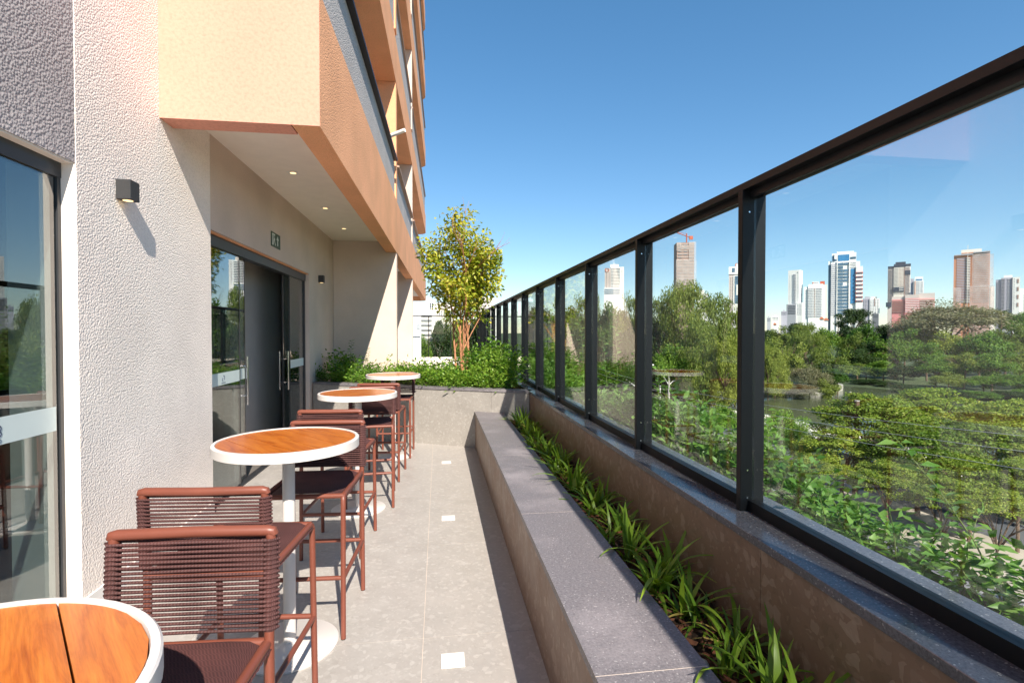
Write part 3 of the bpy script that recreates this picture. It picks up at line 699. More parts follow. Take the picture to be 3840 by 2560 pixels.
while y<12.5:
    k=int(gq.integers(3)); s=gq.uniform(.75,1.1)*(1 if y<3 else 1.15)
    x=gq.uniform(1.80,2.02)
    put('trailing_shrub',VN[k],(x,y,.50),gq.uniform(-.5,.5),(s,s,s*(.8 if y<2.5 else 1.1)),'light green trailing shrub in the trough outside the glass railing','shrubs outside the railing')
    y+=gq.uniform(.13,.24)
# long upright shoots
def sprig(seed,H,lean,nleaf,leaf):
    g=np.random.default_rng(seed); st=MB(); n=14; pts=[]; x=y=z=0; a=g.uniform(-.1,.1)
    for i in range(n+1):
        pts.append((x,y,z)); a+=lean/n+g.normal()*.05; y+=math.sin(a)*H/n; z+=math.cos(a)*H/n; x+=g.normal()*.008
    st.tube(pts,[.0045*(1-.75*i/n) for i in range(n+1)],6); P=[];A=[]
    for k in range(nleaf):
        t=.12+.88*k/nleaf; i=min(n-1,int(t*n)); q=np.array(pts[i])+(np.array(pts[i+1])-np.array(pts[i]))*(t*n-i)
        an=(k%2)*math.pi+k*.9+g.normal()*.3
        for e in (0,1):
            d=np.array([math.cos(an+e*math.pi),math.sin(an+e*math.pi),.35+g.normal()*.25]); P.append(q+d*.006); A.append(d)
    P=np.array(P);A=np.array(A); Nn=np.tile([0,0,1.0],(len(P),1))+g.normal(size=(len(P),3))*.35
    return leafcloud('foliage',P,A,Nn,leaf*g.uniform(.6,1.2,len(P)),leaf*.55*g.uniform(.8,1.1,len(P)),'vine_leaf',.12),st.mesh('stem','stem_green',smooth=True)
SPG=[sprig(31,.85,.9,20,.075),sprig(32,.7,.3,18,.07),sprig(33,1.15,.25,26,.065),sprig(34,.5,1.0,14,.07)]
for i,(x,y,k,s,rz,zz) in enumerate(((1.95,1.52,0,.92,1.25,.55),(1.9,1.35,3,.8,2.8,.55),(2.0,1.75,3,.8,-1.2,.55),(1.85,2.15,3,.7,.4,.55),(1.9,2.75,1,.9,.3,.55),(1.8,3.05,3,1,-.6,.55),(1.85,4.15,1,1.1,.2,.55),(1.8,4.35,2,.8,1.2,.55),(1.8,5.1,2,1.15,-.3,.55),(1.85,5.5,2,1.0,.5,.55),(1.8,6.3,2,1.2,.1,.55),(1.9,7.1,2,1.1,1.1,.55),(1.8,7.9,2,1.25,.2,.55),(.9,8.9,2,1.0,.3,.72),(.75,8.2,1,1.0,1.3,.72),(-1.5,9.1,1,1.1,-1.4,.72),(-1.2,9.0,1,.9,-1.2,.72),(-.95,9.0,3,1.1,-.7,.72),(-.3,12.2,1,1.2,.3,.72))):
    if zz<.6: lab,gr='long leafy green shoot rising from the trough outside the glass railing','shoots outside the railing'
    else: lab,gr='long leafy green shoot rising from the end planter','shoots in the end planter'
    put('leafy_shoot',SPG[k],(x,y,zz),rz,(s,s,s),lab,gr)
# planter tree --------------------------------------------------------
tree=thing('planter_tree','slender multi-stemmed tree with orange bark and yellow-green leaves behind the end planter','tree',(.43,9.7,.70))
gt=np.random.default_rng(12); st=MB(); tips=[]
def limb(p,d,L,r,depth):
    n=6; pts=[p.copy()]; q=p.copy(); dd=d.copy()
    for i in range(n):
        dd=dd+gt.normal(size=3)*.07; dd[2]+=.03; dd/=np.linalg.norm(dd); q=q+dd*L/n; pts.append(q.copy())
        if depth>=1 and i>=2: tips.append((q.copy(),dd.copy()))
        elif depth==0 and i>=3: tips.append((q.copy(),dd.copy()))
    st.tube([tuple(a) for a in pts],[r*(1-.55*i/n) for i in range(n+1)],7)
    if depth<3:
        for k in range(3 if depth else 4):
            i=int(gt.integers(2,n+1)); e=dd+gt.normal(size=3)*np.array([.42,.42,.25]); e/=np.linalg.norm(e)
            limb(pts[i],e,L*gt.uniform(.45,.65),r*.5,depth+1)
for x0,y0,dx_,dy_ in ((-.09,0,-.10,.02),(-.03,.08,.03,.06),(.03,-.03,.10,-.02),(.09,.05,.02,.05),(.0,.0,-.02,-.03)):
    limb(np.array([x0,y0,0.]),np.array([dx_,dy_,1.]),1.75,.022,0)
st.build('trunk','trunk_orange',tree,True)
P=[];A=[]
for p,d in tips:
    if p[2]<1.15: continue
    kk=int(gt.integers(7,14))
    for i in range(kk):
        e=gt.normal(size=3); e/=np.linalg.norm(e); q=p+e*gt.uniform(.02,.17)
        P.append(q); e[2]=e[2]*.7-.25; A.append(e)
P=np.array(P);A=np.array(A); kz=np.clip((P[:,2]-1.0)/2.0,0,1)[:,None]; P[:,:2]*=1+.16*kz; ok=P[:,2]<3.62; rr_=np.hypot(P[:,0],P[:,1]); ok&=rr_<.74+.1*np.sin(P[:,2]*5+P[:,0]*6); P=P[ok];A=A[ok]
Nn=np.tile([0,-.3,1.0],(len(P),1))+gt.normal(size=(len(P),3))*.6
TREE_N=len(P)
f=link('crown',leafcloud('crown',P,A,Nn,.085*gt.uniform(.6,1.2,len(P)),.05*gt.uniform(.7,1.2,len(P)),'yellow_leaf',.15),tree); f['kind']='stuff'
# ================================================================== PARK AND STREET TREES
CR={}
def cm(key,*a): CR[key]=crown_mesh('crown_'+key,*a)
cm('round1','round',34,230,.085,'park_leaf',41); cm('round2','round',30,250,.08,'olive_leaf',42); cm('round3','round',36,220,.085,'dark_leaf',43); cm('round4','round',30,230,.085,'olive_leaf',44)
cm('weep1','weeping',64,210,.07,'olive_leaf',45,.42); cm('weep2','weeping',64,210,.07,'olive_leaf',46,.42)
cm('umb1','umbrella',120,150,.062,'umbrella_leaf',47,.62); cm('umb2','umbrella',110,150,.062,'umbrella_leaf',48,.62)
cm('dry','round',70,220,.06,'dry_leaf',49); cm('bush','round',40,260,.055,'shrub_leaf',50)
def trunk_mesh(seed,umb):
    g=np.random.default_rng(seed); b=MB()
    # unit: trunk from 0 to 1 (fork at fk), limbs spread to radius 1 in x,y
    fk=.45 if umb else .5; bend=g.normal()*.05
    b.tube([(0,0,0),(bend*.5,0,fk*.5),(bend,.02,fk)],[.055,.042,.036],8)
    for k in range(7):
        t=k*.9+g.normal()*.2; rr=g.uniform(.45,.85)
        e=(rr*math.cos(t),rr*math.sin(t),g.uniform(.78,.95) if umb else g.uniform(.7,1.0))
        m=(bend+e[0]*.4,e[1]*.4,fk+(e[2]-fk)*.55)
        b.tube([(bend,.02,fk-.03),m,e],[.026,.016,.006],6)
        for j in range(2):
            e2=(e[0]*g.uniform(.7,1.2)+g.normal()*.15,e[1]*g.uniform(.7,1.2)+g.normal()*.15,e[2]+g.uniform(.0,.1)); b.tube([m,e2],[.011,.004],5)
    return b.mesh('trunk','bark',smooth=True)
TRK=[trunk_mesh(61,False),trunk_mesh(62,False)]; TRU=[trunk_mesh(63,True),trunk_mesh(64,True)]
ti=0
gtr=np.random.default_rng(77)
def tree_at(px,top,dist,wpx,key,label,group,name='park_tree',gz=GZ,crownfrac=.72,yscale=None):
    """px,top: photo position of the crown top; dist: metres away; wpx crown width in photo pixels (2352 scale)"""
    global ti; ti+=1
    p=atd(px,top,dist); H=p.z-gz; rad=wpx*K/F_PX*dist/2
    th=thing(name,label,'tree',(p.x,p.y,gz),gtr.uniform(0,6.28),group)
    umb=key.startswith('umb')
    tk=link('trunk',(TRU if umb else TRK)[ti%2],th); 
    if umb:
        tk.scale=(rad,rad,H*.93); hz=rad*.85; cz=H-hz*.42
        c=link('crown',CR[key],th,(0,0,cz)); c.scale=(rad,rad*gtr.uniform(.9,1.1),hz)
    else:
        hz=H*crownfrac/2; tk.scale=(rad*.8,rad*.8,H*.8); cz=H-hz*1.0
        if crownfrac>.97: hz=H*.62; cz=H*.40; tk.scale=(rad*.6,rad*.6,H*.5)
        c=link('crown',CR[key],th,(0,0,cz)); c.scale=(rad,rad*gtr.uniform(.9,1.15),hz)
    c['kind']='stuff'; return th
GW='trees of the lakeside park'
LW='dense green tree in the park wood across the lake'
# tall willowy group left of the thick post
for a in ((1520,668,62,120,'weep2'),(1575,655,58,130,'weep1'),(1640,682,60,120,'weep1'),(1690,700,64,110,'weep2'),(1610,745,52,110,'weep1'),(1665,770,50,90,'weep2'),(1545,760,54,100,'round1')):
    tree_at(*a,'tall drooping olive-green tree beyond the street lamps','drooping trees beyond the lamps','drooping_tree',crownfrac=.86)
for a in ((1085,704,70,110,'round3'),(1145,690,66,110,'round1'),(1200,686,62,100,'round3'),(1240,690,60,90,'round3'),(1170,745,58,90,'round3'),(1110,715,85,90,'round1'),(1180,692,80,90,'round2'),(1240,672,72,90,'round3'),(1300,662,70,100,'round2'),(1350,668,72,90,'weep2'),(1410,668,68,100,'round1'),(1465,665,66,100,'weep2'),(1490,700,60,90,'round3'),(1330,725,56,90,'round3'),(1430,735,55,90,'round3'),(1260,720,60,80,'round1'),(1010,705,60,70,'round3'),(1040,698,66,80,'round2'),(975,745,55,50,'round1')):
    tree_at(*a,'tall dark green street tree seen past the railing posts','street trees past the railing','street_tree',crownfrac=.86)
# island
for a in ((1800,770,74,100,'round4'),(1860,765,78,100,'weep1'),(1920,800,74,80,'round4'),(1780,815,68,70,'weep1'),(1860,830,70,90,'dry'),(1925,838,72,55,'round1'),(1765,790,66,60,'weep2')):
    tree_at(*a,'yellowish green tree crowding the small stone-edged island','trees on the island','island_tree',crownfrac=.9)
# wood behind the lake
for a in ((1790,738,120,70,'round2'),(1830,728,150,60,'round3'),(1850,745,110,80,'weep1'),(1900,740,120,80,'round1'),(1950,735,130,80,'round3'),(1990,732,120,90,'round1'),(2040,730,125,90,'round3'),(2080,742,110,90,'round1'),(2120,735,120,90,'round2'),(2010,770,100,100,'round3'),(2060,775,95,100,'round1'),(1970,790,95,90,'round3'),(2030,820,88,80,'round1'),(2075,830,84,80,'round3'),(1990,830,90,80,'round2'),(2130,775,92,100,'round1'),(2190,750,100,110,'round2'),(2250,745,96,110,'round1'),(2310,735,100,110,'round2'),(2360,725,105,110,'round1'),(2150,815,80,100,'round1'),(2215,800,78,110,'round2'),(2280,795,76,110,'round1'),(2345,790,78,110,'round2'),(2180,850,74,80,'round2'),(2260,855,72,90,'round1'),(2330,850,70,90,'round1'),(2400,800,80,120,'round2'),(2450,770,90,140,'round1'),(1765,745,130,50,'round3'),(1960,752,105,60,'round2'),(2105,700,140,60,'round1')):
    tree_at(*a,LW,GW,crownfrac=.86)
for a in ((1995,868,86,70,'round3'),(2045,872,82,70,'round3'),(2090,880,74,80,'round3'),(2130,885,70,90,'round1'),(2190,890,67,90,'round3'),(2250,893,66,90,'round1'),(2310,893,66,90,'round3'),(2370,890,66,100,'round1'),(1500,850,58,70,'round3'),(1560,855,60,80,'round3'),(1620,850,60,80,'round3'),(1680,850,60,80,'round3'),(1440,830,58,70,'round3'),(1380,820,60,70,'round3'),(1310,800,60,70,'round3'),(1260,790,62,60,'round3'),(1790,860,70,60,'round4'),(1900,868,68,60,'round4'),(1845,872,67,60,'dry')):
    tree_at(*a,'dark low shrubby tree at the water edge under the taller wood','shrubby trees along the lake shore','shore_shrub_tree',crownfrac=.98)
tree_at(2175,682,112,215,'dry','wide greyish spreading tree crowning the wood in front of the orange unfinished tower','', 'spreading_tree',crownfrac=.6)
tree_at(1960,697,260,66,'round3','round dark tree standing above the wood in front of the blue glass tower','', 'round_tree',crownfrac=.7)
tree_at(2330,705,170,60,'round1','small rounded tree in front of the white and violet shaded tower','','round_tree',crownfrac=.7)
# rounded street trees and umbrella trees on the pavement
for a in ((1648,905,36,100,'bush'),(1790,920,33,120,'bush'),(1825,945,35,70,'bush'),(1560,985,42,70,'bush'),(1770,1010,29,90,'bush')):
    tree_at(*a,'rounded small-leaved light green tree on the pavement side','rounded street trees','rounded_tree',crownfrac=.85)
for a in ((2000,913,28,215,'umb1'),(2135,906,33,215,'umb2'),(2110,985,24,230,'umb1'),(1935,995,26,180,'umb2'),(2270,985,24,220,'umb2'),(2340,930,27,220,'umb1'),(2230,1060,21,190,'umb1'),(2420,1010,22,220,'umb1'),(2340,1070,20,170,'umb2'),(2170,1105,18.5,150,'umb2'),(2290,1130,17.5,150,'umb1'),(2040,1070,22,150,'umb2'),(1885,1050,25,130,'umb1')):
    tree_at(*a,'flat-topped feathery street tree with yellow-green tiers of leaves','flat-topped street trees','umbrella_tree')
# palms far off
def palm(px,top,dist,H,label):
    p=atd(px,top,dist); th=thing('palm_tree',label,'palm',(p.x,p.y,p.z-H))
    b=MB(); b.tube([(0,0,0),(.1,0,H*.5),(0,0,H)],[.28,.2,.16],8); b.build('trunk','bark',th,True)
    b=MB(); g=np.random.default_rng(int(px))
    for k in range(16):
        t=k*.42+g.normal()*.1; L=g.uniform(2.2,3.2); up=g.uniform(.1,.9)
        pr=None
        for i in range(6):
            s=i/5; c=Vector((math.cos(t)*L*s,math.sin(t)*L*s,H+up*L*s*.9-1.5*L*s*s*.55)); side=Vector((-math.sin(t),math.cos(t),-.25))*(.42*(1-abs(s-.45)*1.3)+.04)
            if pr: b.add([pr[0],pr[1],c+side,c],[(0,1,2,3)]); b.add([pr[0],pr[2],c-Vector((side.x,side.y,-side.z)),c],[(0,1,2,3)])
            pr=(c,c+side,c-Vector((side.x,side.y,-side.z)))
    b.build('fronds','palm_leaf',th)
palm(1925,722,300,12,'distant palm among roofs below the slim white tower'); palm(2148,712,180,9,'feathery palm beside the greyish spreading tree')
palm(2300,715,170,9,'feathery palm below the white and violet shaded tower')
# ================================================================== CITY SKYLINE
for nm,c in dict(t_white=(.80,.78,.75),t_cream=(.74,.68,.60),t_pinkgrey=(.55,.47,.44),t_grey=(.42,.42,.45),t_violet=(.42,.40,.46),t_dark=(.035,.05,.08),t_red=(.50,.12,.07),t_orange=(.56,.24,.14),t_pink=(.60,.22,.22),t_darkgrey=(.16,.16,.18),t_brown=(.33,.22,.19),t_roof=(.45,.14,.06)).items(): plain(nm,c,.8,var=.05,vs=.05)  # darkest grey serves windows, openings, vents and plain walls alike
for nm,c,r_ in (('t_glass',(.10,.17,.25),.15),('t_blue',(.05,.20,.40),.2),('t_window',(.10,.11,.13),.3)): plain(nm,c,r_,var=.25,vs=.08,spec=.6)
m,t,p=nmat('t_net'); p.inputs['Base Color'].default_value=(.66,.58,.55,1); p.inputs['Roughness'].default_value=.9
tr=N(t,'ShaderNodeBsdfTransparent'); mx=N(t,'ShaderNodeMixShader'); nz=tex(t,'noise',.12,3)
t.links.new(ramp(t,nz.outputs[0],[(.3,(.14,)*3),(.7,(.36,)*3)]),mx.inputs[0]); t.links.new(tr.outputs[0],mx.inputs[1]); t.links.new(p.outputs[0],mx.inputs[2]); t.links.new(mx.outputs[0],t.nodes['Material Output'].inputs[0])
zA=lambda x,y:((2700+x/3.92)/K,(880+y/3.92)/K); zB=lambda x,y:((3240+x/3.92)/K,(880+y/3.92)/K); zC=lambda x,y:((2200+x/3.135)/K,(800+y/3.135)/K)
class Tower:
    def __init__(s,cv,x0,x1,dist,label,rot=0,depth=None,name='tower'):
        s.cv=cv; s.d=dist; a=cv(x0,0)[0]; c=cv(x1,0)[0]; mid=(a+c)/2; p=atd(mid,763,dist); s.mid=mid
        az=math.atan2(p.x,p.y); s.th=thing(name,label,'building',(p.x,p.y,GZ),-az+R(rot)); s.sc=1/math.cos(az-YAW)  # face squarely seen
        s.k=K/F_PX*dist*math.cos(az-YAW); s.W=(c-a)*s.k; s.D=depth or s.W*.8; s.kz=K/F_PX*dist
    def xz(s,x,y): q=s.cv(x,y); return (q[0]-s.mid)*s.k,(763-q[1])*s.kz+CH-GZ
    def box(s,x0,x1,y0,y1,mat,name='block',y=0,dep=None,kind=None,b=None):
        xa,zt=s.xz(x0,y0); xb,zb=s.xz(x1,y1)
        if y1>=1e5: zb=0
        q=b or MB(); q.box((xa,y,zb),(xb,y+(dep or s.D),zt))
        if b is None: o=q.build(name,mat,s.th); 
        if kind and b is None: o['kind']=kind
    def rows(s,x0,x1,y0,y1,n,mat,name,cols=1,fh=.5,fw=.7,proud=.25,jit=0,y=0):
        b=MB(); g=np.random.default_rng(int(x0+y0))
        for i in range(n):
            for j in range(cols):
                if jit and g.random()<jit: continue
                ya=y0+(y1-y0)*(i+.5-fh/2)/n; yb=y0+(y1-y0)*(i+.5+fh/2)/n
                xa=x0+(x1-x0)*(j+.5-fw/2)/cols; xb=x0+(x1-x0)*(j+.5+fw/2)/cols
                s.box(xa,xb,ya,yb,None,b=b,y=y-proud,dep=proud+.3)
        o=b.build(name,mat,s.th); o['kind']='stuff'
BG=1e6
# striped hotel
t_=Tower(zC,205,435,640,'white striped tower with dark horizontal window bands and red ring mark')
t_.box(210,285,648,BG,'t_pinkgrey','side_block'); t_.box(285,435,632,BG,'t_white','body',y=-.6); t_.box(275,375,595,632,'t_cream','roof_box',y=4,dep=14)
t_.rows(287,388,645,872,13,'t_window','window_band',1,.42,1,.9); t_.rows(215,280,690,872,12,'t_darkgrey','window',2,.35,.3,.4); t_.rows(400,425,650,870,13,'t_grey','window',1,.3,.5,.9)
t_.box(203,392,880,BG,'t_white','podium',y=-6); t_.rows(208,390,888,955,3,'t_glass','glass_band',1,.6,1,6.3)
b=MB(); c=t_.xz(237,665); b.tube([(c[0]+2.2*math.cos(a),-.6,c[1]+2.2*math.sin(a)) for a in [R(30*i) for i in range(12)]],.45,6,closed=True); b.build('ring_mark','t_red',t_.th)
# netted tower with crane
t_=Tower(zC,1045,1275,600,'tall unfinished tower wrapped in pale safety netting with a crane on top',12)
t_.box(1052,1262,345,BG,'t_brown','body'); t_.rows(1055,1260,350,900,15,'t_pinkgrey','floor_slab',1,.16,1,.5); t_.rows(1055,1255,360,900,15,'t_darkgrey','bay_opening',3,.5,.6,.25,.3)
for xa,xb,ya,yb in ((1040,1285,545,900),(1195,1280,340,545),(1045,1100,345,440),(1100,1200,380,430)): t_.box(xa,xb,ya,yb,'t_net','safety_net',y=-1.6,dep=.15)
b=MB(); x,z=t_.xz(1180,335); x2,z2=t_.xz(1180,262)
b.tube([(x,5,z),(x,5,z2+3)],.7,4); b.tube([(x-24,5,z2+9),(x,5,z2),(x+6,5,z2-2)],.5,4); b.tube([(x,5,z2+3),(x-12,5,z2+5)],.2,4); b.box((x+3,4,z2-4),(x+7,6,z2)); b.build('crane','t_red',t_.th)
t_=Tower(zC,1295,1420,620,'small white building peeping over the drooping trees'); t_.box(1295,1420,940,BG,'t_white','body'); t_.box(1325,1380,900,940,'t_white','upper_block',y=2,dep=10); t_.rows(1300,1415,945,1010,4,'t_grey','window',4,.4,.5)
# tower partly behind the post
t_=Tower(zA,122,330,640,'beige and glass tower with white frame and red ring sign, half behind the post')
t_.box(125,205,595,BG,'t_pinkgrey','side_block'); t_.box(205,330,595,BG,'t_white','body',y=.4); t_.box(122,330,470,580,'t_white','crown'); t_.box(215,330,425,470,'t_white','roof_box',y=3,dep=14); t_.box(122,330,580,596,'t_darkgrey','dark_gap',y=.8)  # set-back strip under the crown in dark grey
t_.rows(135,190,620,1010,18,'t_darkgrey','window',2,.4,.35,.3); t_.rows(210,265,605,1010,16,'t_glass','glass_bay',2,.8,.85,.3); t_.box(170,212,488,550,'t_glass','crown_window',y=-.3,dep=.5); t_.box(192,204,600,BG,'t_white','mullion',y=-.7,dep=1); t_.box(236,262,735,890,'t_white','white_frame',y=-.6,dep=.6)
b=MB(); c=t_.xz(250,445); b.tube([(c[0]+2.4*math.cos(a),2.6,c[1]+2.4*math.sin(a)) for a in [R(30*i) for i in range(12)]],.45,6,closed=True); b.build('ring_mark','t_red',t_.th)
# slim white tower
t_=Tower(zA,985,1220,600,'slim white tower with one column of small balconies above a grey podium',-14)
t_.box(990,1165,520,BG,'t_white','body'); t_.rows(1072,1112,575,1020,20,'t_grey','balcony',1,.5,1,.8); t_.rows(1000,1060,580,1010,20,'t_grey','window',2,.25,.12,.2); t_.rows(1120,1150,580,1010,20,'t_grey','window',1,.3,.3,.2); t_.box(1128,1140,552,565,'t_darkgrey','vent',y=-.3,dep=.5)
t_.box(985,1130,1020,BG,'t_grey','podium',y=-5); t_.rows(1012,1126,1035,1170,6,'t_darkgrey','podium_band',1,.5,1,5.3); t_.box(1130,1220,1000,BG,'t_white','annex',y=-3); t_.rows(1140,1215,1015,1180,8,'t_grey','window',3,.4,.4,3.3)
# white slab
t_=Tower(zA,1225,1575,520,'broad white apartment block with two columns of dark balconies and a roof sign')
t_.box(1225,1290,760,BG,'t_white','side_block',y=1); t_.box(1290,1510,725,BG,'t_white','body'); t_.box(1510,1570,740,BG,'t_cream','side_block',y=1.5)
t_.rows(1278,1366,780,1215,18,'t_grey','balcony',1,.34,1,.5); t_.rows(1408,1492,780,1215,18,'t_grey','balcony',1,.34,1,.5); t_.rows(1378,1394,780,1215,18,'t_brown','window',1,.45,1,.5)
t_.box(1345,1448,690,725,'t_white','roof_sign',y=1,dep=2); t_.box(1352,1368,698,716,'t_red','sign_mark',y=.6,dep=.4); t_.box(1378,1440,702,710,'t_grey','sign_line',y=.7,dep=.3); t_.box(1465,1532,682,725,'t_red','roof_tank',y=4,dep=8)
# blue glass tower
t_=Tower(zA,1575,2085,560,'tall stepped white tower with blue glass centre and red-banded right wing')
t_.box(1620,2045,400,BG,'t_white','body',y=0); t_.box(1578,1622,372,BG,'t_white','left_wing',y=3); t_.box(1580,1620,430,BG,'t_glass','left_glass',y=2.7,dep=.5); t_.box(1630,1990,265,400,'t_white','crown',y=2,dep=28); t_.box(1715,1955,242,265,'t_white','roof_box',y=4,dep=20)
t_.box(1988,2085,480,BG,'t_white','right_wing',y=-2); t_.rows(1985,2087,545,1010,8,'t_red','red_band',1,.42,1,2.5); t_.rows(1992,2080,545,1010,8,'t_glass','balcony_glass',1,.2,.9,2.8)
t_.box(1725,1888,290,382,'t_blue','crown_glass',y=1.6,dep=.6); t_.box(1630,1712,348,378,'t_glass','crown_window',y=1.6,dep=.6); t_.box(1905,1985,330,362,'t_glass','crown_window',y=1.6,dep=.6); t_.box(1630,1665,300,345,'t_glass','crown_window',y=1.6,dep=.6)
t_.rows(1722,1800,405,1180,16,'t_glass','glass_bay',1,.74,.98,.5,.12); t_.rows(1806,1884,405,1180,16,'t_glass','glass_bay',1,.66,.98,.5,.12); t_.box(1912,1980,505,1012,'t_blue','blue_strip',y=-.5,dep=.7)
t_.rows(1622,1705,420,1190,26,'t_violet','balcony_shadow',1,.38,1,.4); t_.rows(1895,1990,410,500,4,'t_grey','balcony_shadow',1,.3,1,.4); t_.box(1705,1716,242,BG,'t_white','pier',y=-1.2,dep=1); t_.box(1884,1896,400,BG,'t_white','pier',y=-1.2,dep=1)
t_=Tower(zA,2090,2345,640,'low white apartment block in front of the skyline, right of the red-banded tower')
t_.box(2090,2195,935,BG,'t_violet','side_block'); t_.box(2120,2205,905,935,'t_grey','roof_box',y=3,dep=10); t_.box(2195,2340,940,BG,'t_white','body',y=-1); t_.box(2215,2300,912,940,'t_cream','roof_box',y=3,dep=10)
t_.rows(2200,2335,950,1180,11,'t_grey','window',4,.4,.5,1.3); t_.rows(2095,2190,950,1180,11,'t_darkgrey','window',3,.4,.4,.3); t_.box(2262,2272,935,1050,'t_brown','stair_strip',y=-1.3,dep=.5)
# dark-capped tower
t_=Tower(zB,330,672,620,'grey gridded tower with dark blue cap and dark sky-lobby panels')
t_.box(338,425,485,BG,'t_pinkgrey','side_block',y=1); t_.box(425,590,475,BG,'t_cream','body'); t_.box(594,672,470,BG,'t_white','side_block',y=.5)  # pink-grey block carries the shade of the left part in its colour
t_.box(338,425,458,490,'t_dark','cap',y=.4); t_.box(425,600,432,478,'t_dark','cap',y=-.4); t_.box(600,674,436,470,'t_dark','cap',y=0); t_.box(450,600,398,435,'t_dark','roof_box',y=4,dep=16)
t_.rows(342,422,495,1000,26,'t_darkgrey','window',4,.4,.55,.3); t_.rows(428,490,490,880,20,'t_darkgrey','window',4,.42,.55,.3); t_.rows(495,582,490,880,20,'t_brown','window',4,.42,.5,.3); t_.rows(598,668,480,880,21,'t_brown','window',4,.42,.5,.3); t_.box(580,594,475,BG,'t_brown','recess',y=-.2)
t_.box(590,668,532,596,'t_dark','lobby_panel',y=-.5,dep=1); t_.box(418,580,770,838,'t_dark','lobby_panel',y=-.9,dep=1); t_.box(314,396,990,1056,'t_dark','lobby_panel',y=-.5,dep=8); t_.rows(505,572,775,830,2,'t_white','lobby_frame',4,.5,.6,1.2)
t_=Tower(zB,672,870,720,'white tower with blue crown stripe behind the pink scaffolded block')
t_.box(672,722,640,BG,'t_violet','side_block',y=2); t_.box(722,870,680,BG,'t_white','body'); t_.box(735,858,615,682,'t_white','crown',y=1.5); t_.box(755,845,654,672,'t_blue','crown_stripe',y=1,dep=1); t_.rows(758,812,690,870,10,'t_grey','window',2,.5,.7,.3); t_.rows(820,862,690,870,10,'t_grey','window',1,.4,.8,.3); t_.box(735,748,680,BG,'t_orange','stripe',y=-.3,dep=.5)
t_=Tower(zB,395,1030,540,'low pink scaffolded block under construction below the grey gridded tower')
t_.box(398,598,900,BG,'t_pinkgrey','left_block',y=2); t_.box(598,808,880,BG,'t_pinkgrey','body'); t_.box(808,1030,862,BG,'t_pinkgrey','right_block',y=3); t_.box(398,598,945,BG,'t_pink','pink_screen',y=1.5,dep=1); t_.box(598,808,935,BG,'t_pink','pink_screen',y=-.5,dep=1); t_.box(808,1030,940,BG,'t_pink','pink_screen',y=2.5,dep=1)
t_.rows(600,806,940,1140,8,'t_white','floor_line',1,.28,1,.9); t_.rows(400,596,950,1140,8,'t_brown','floor_line',1,.28,1,-1.0); t_.rows(812,1028,945,1140,8,'t_cream','floor_line',1,.28,1,-2.2)
# orange unfinished tower
t_=Tower(zB,1255,1905,560,'large unfinished brick tower half veiled by white netting')
t_.box(1300,1830,290,BG,'t_orange','body'); t_.box(1408,1712,205,290,'t_cream','roof_box',y=6,dep=18); t_.box(1412,1708,250,262,'t_orange','roof_band',y=5.6,dep=.6); t_.box(1310,1580,284,296,'t_grey','roof_slab',y=-2,dep=10); t_.box(1590,1832,258,275,'t_grey','roof_slab',y=-2,dep=10)
t_.rows(1345,1478,330,1000,28,'t_violet','balcony',1,.45,1,.4); t_.rows(1482,1548,330,1000,28,'t_white','hoist_landing',1,.4,1,.7); t_.rows(1482,1548,338,1008,28,'t_darkgrey','opening',1,.4,1,.5); t_.box(1505,1513,150,BG,'t_cream','hoist_mast',y=-1.6,dep=.6); t_.rows(1600,1825,310,1000,26,'t_pinkgrey','floor_line',1,.3,1,.4)
t_.box(1575,1835,290,770,'t_net','safety_net',y=-1.4,dep=.15); t_.box(1832,1885,300,760,'t_net','safety_net',y=2,dep=9); t_.box(1290,1420,770,BG,'t_net','scaffold_net',y=-2.2,dep=.15); t_.box(1545,1900,755,BG,'t_net','scaffold_net',y=-2.6,dep=.15); t_.box(1845,1905,770,BG,'t_white','annex',y=4)
t_=Tower(zB,1920,2335,600,'white and violet shaded tower with stacked balconies beyond the wood')
t_.box(1922,2000,652,BG,'t_violet','side_block',y=1); t_.box(2000,2172,630,BG,'t_violet','body'); t_.box(2172,2282,628,BG,'t_white','white_wing',y=-1.5); t_.box(2040,2168,590,630,'t_white','roof_box',y=4,dep=12); t_.box(2282,2333,795,BG,'t_white','annex',y=3)  # violet on body and side block is shade put into the colour
t_.rows(2005,2060,645,1100,22,'t_darkgrey','balcony',1,.4,.9,.3); t_.rows(2095,2165,645,1100,22,'t_grey','balcony',1,.4,.9,.4); t_.rows(2190,2212,640,1100,20,'t_grey','window',1,.3,.4,1.8); t_.rows(2225,2275,630,1090,4,'t_brown','brown_panel',1,.5,.5,1.8); t_.rows(1928,1995,670,1100,22,'t_grey','window',3,.3,.4,.3)
t_=Tower(zB,2340,2480,650,'blue-grey block at the far right of the skyline'); t_.box(2340,2480,880,BG,'t_grey','body'); t_.rows(2345,2475,890,1090,10,'t_glass','window',5,.4,.6)
for x0,x1,y0,mt,lab in ((690,745,1212,'t_grey','small flat-roofed grey house on the horizon by the railing post'),(765,862,1196,'t_white','small stepped white house on the horizon'),(895,985,1120,'t_violet','small blue-grey office block beside the slim white tower'),(2235,2330,1158,'t_darkgrey','dark flat-roofed pavilion at the edge of the wood')):
    t_=Tower(zA,x0,x1,480,lab,name='house'); t_.box(x0,x1,y0,BG,mt,'body',dep=9); t_.box(x0+(x1-x0)*.3,x0+(x1-x0)*.6,y0-18,y0,mt,'roof_box',y=2,dep=4); t_.rows(x0+4,x1-4,y0+10,y0+60,2,'t_window','window',4,.4,.5)
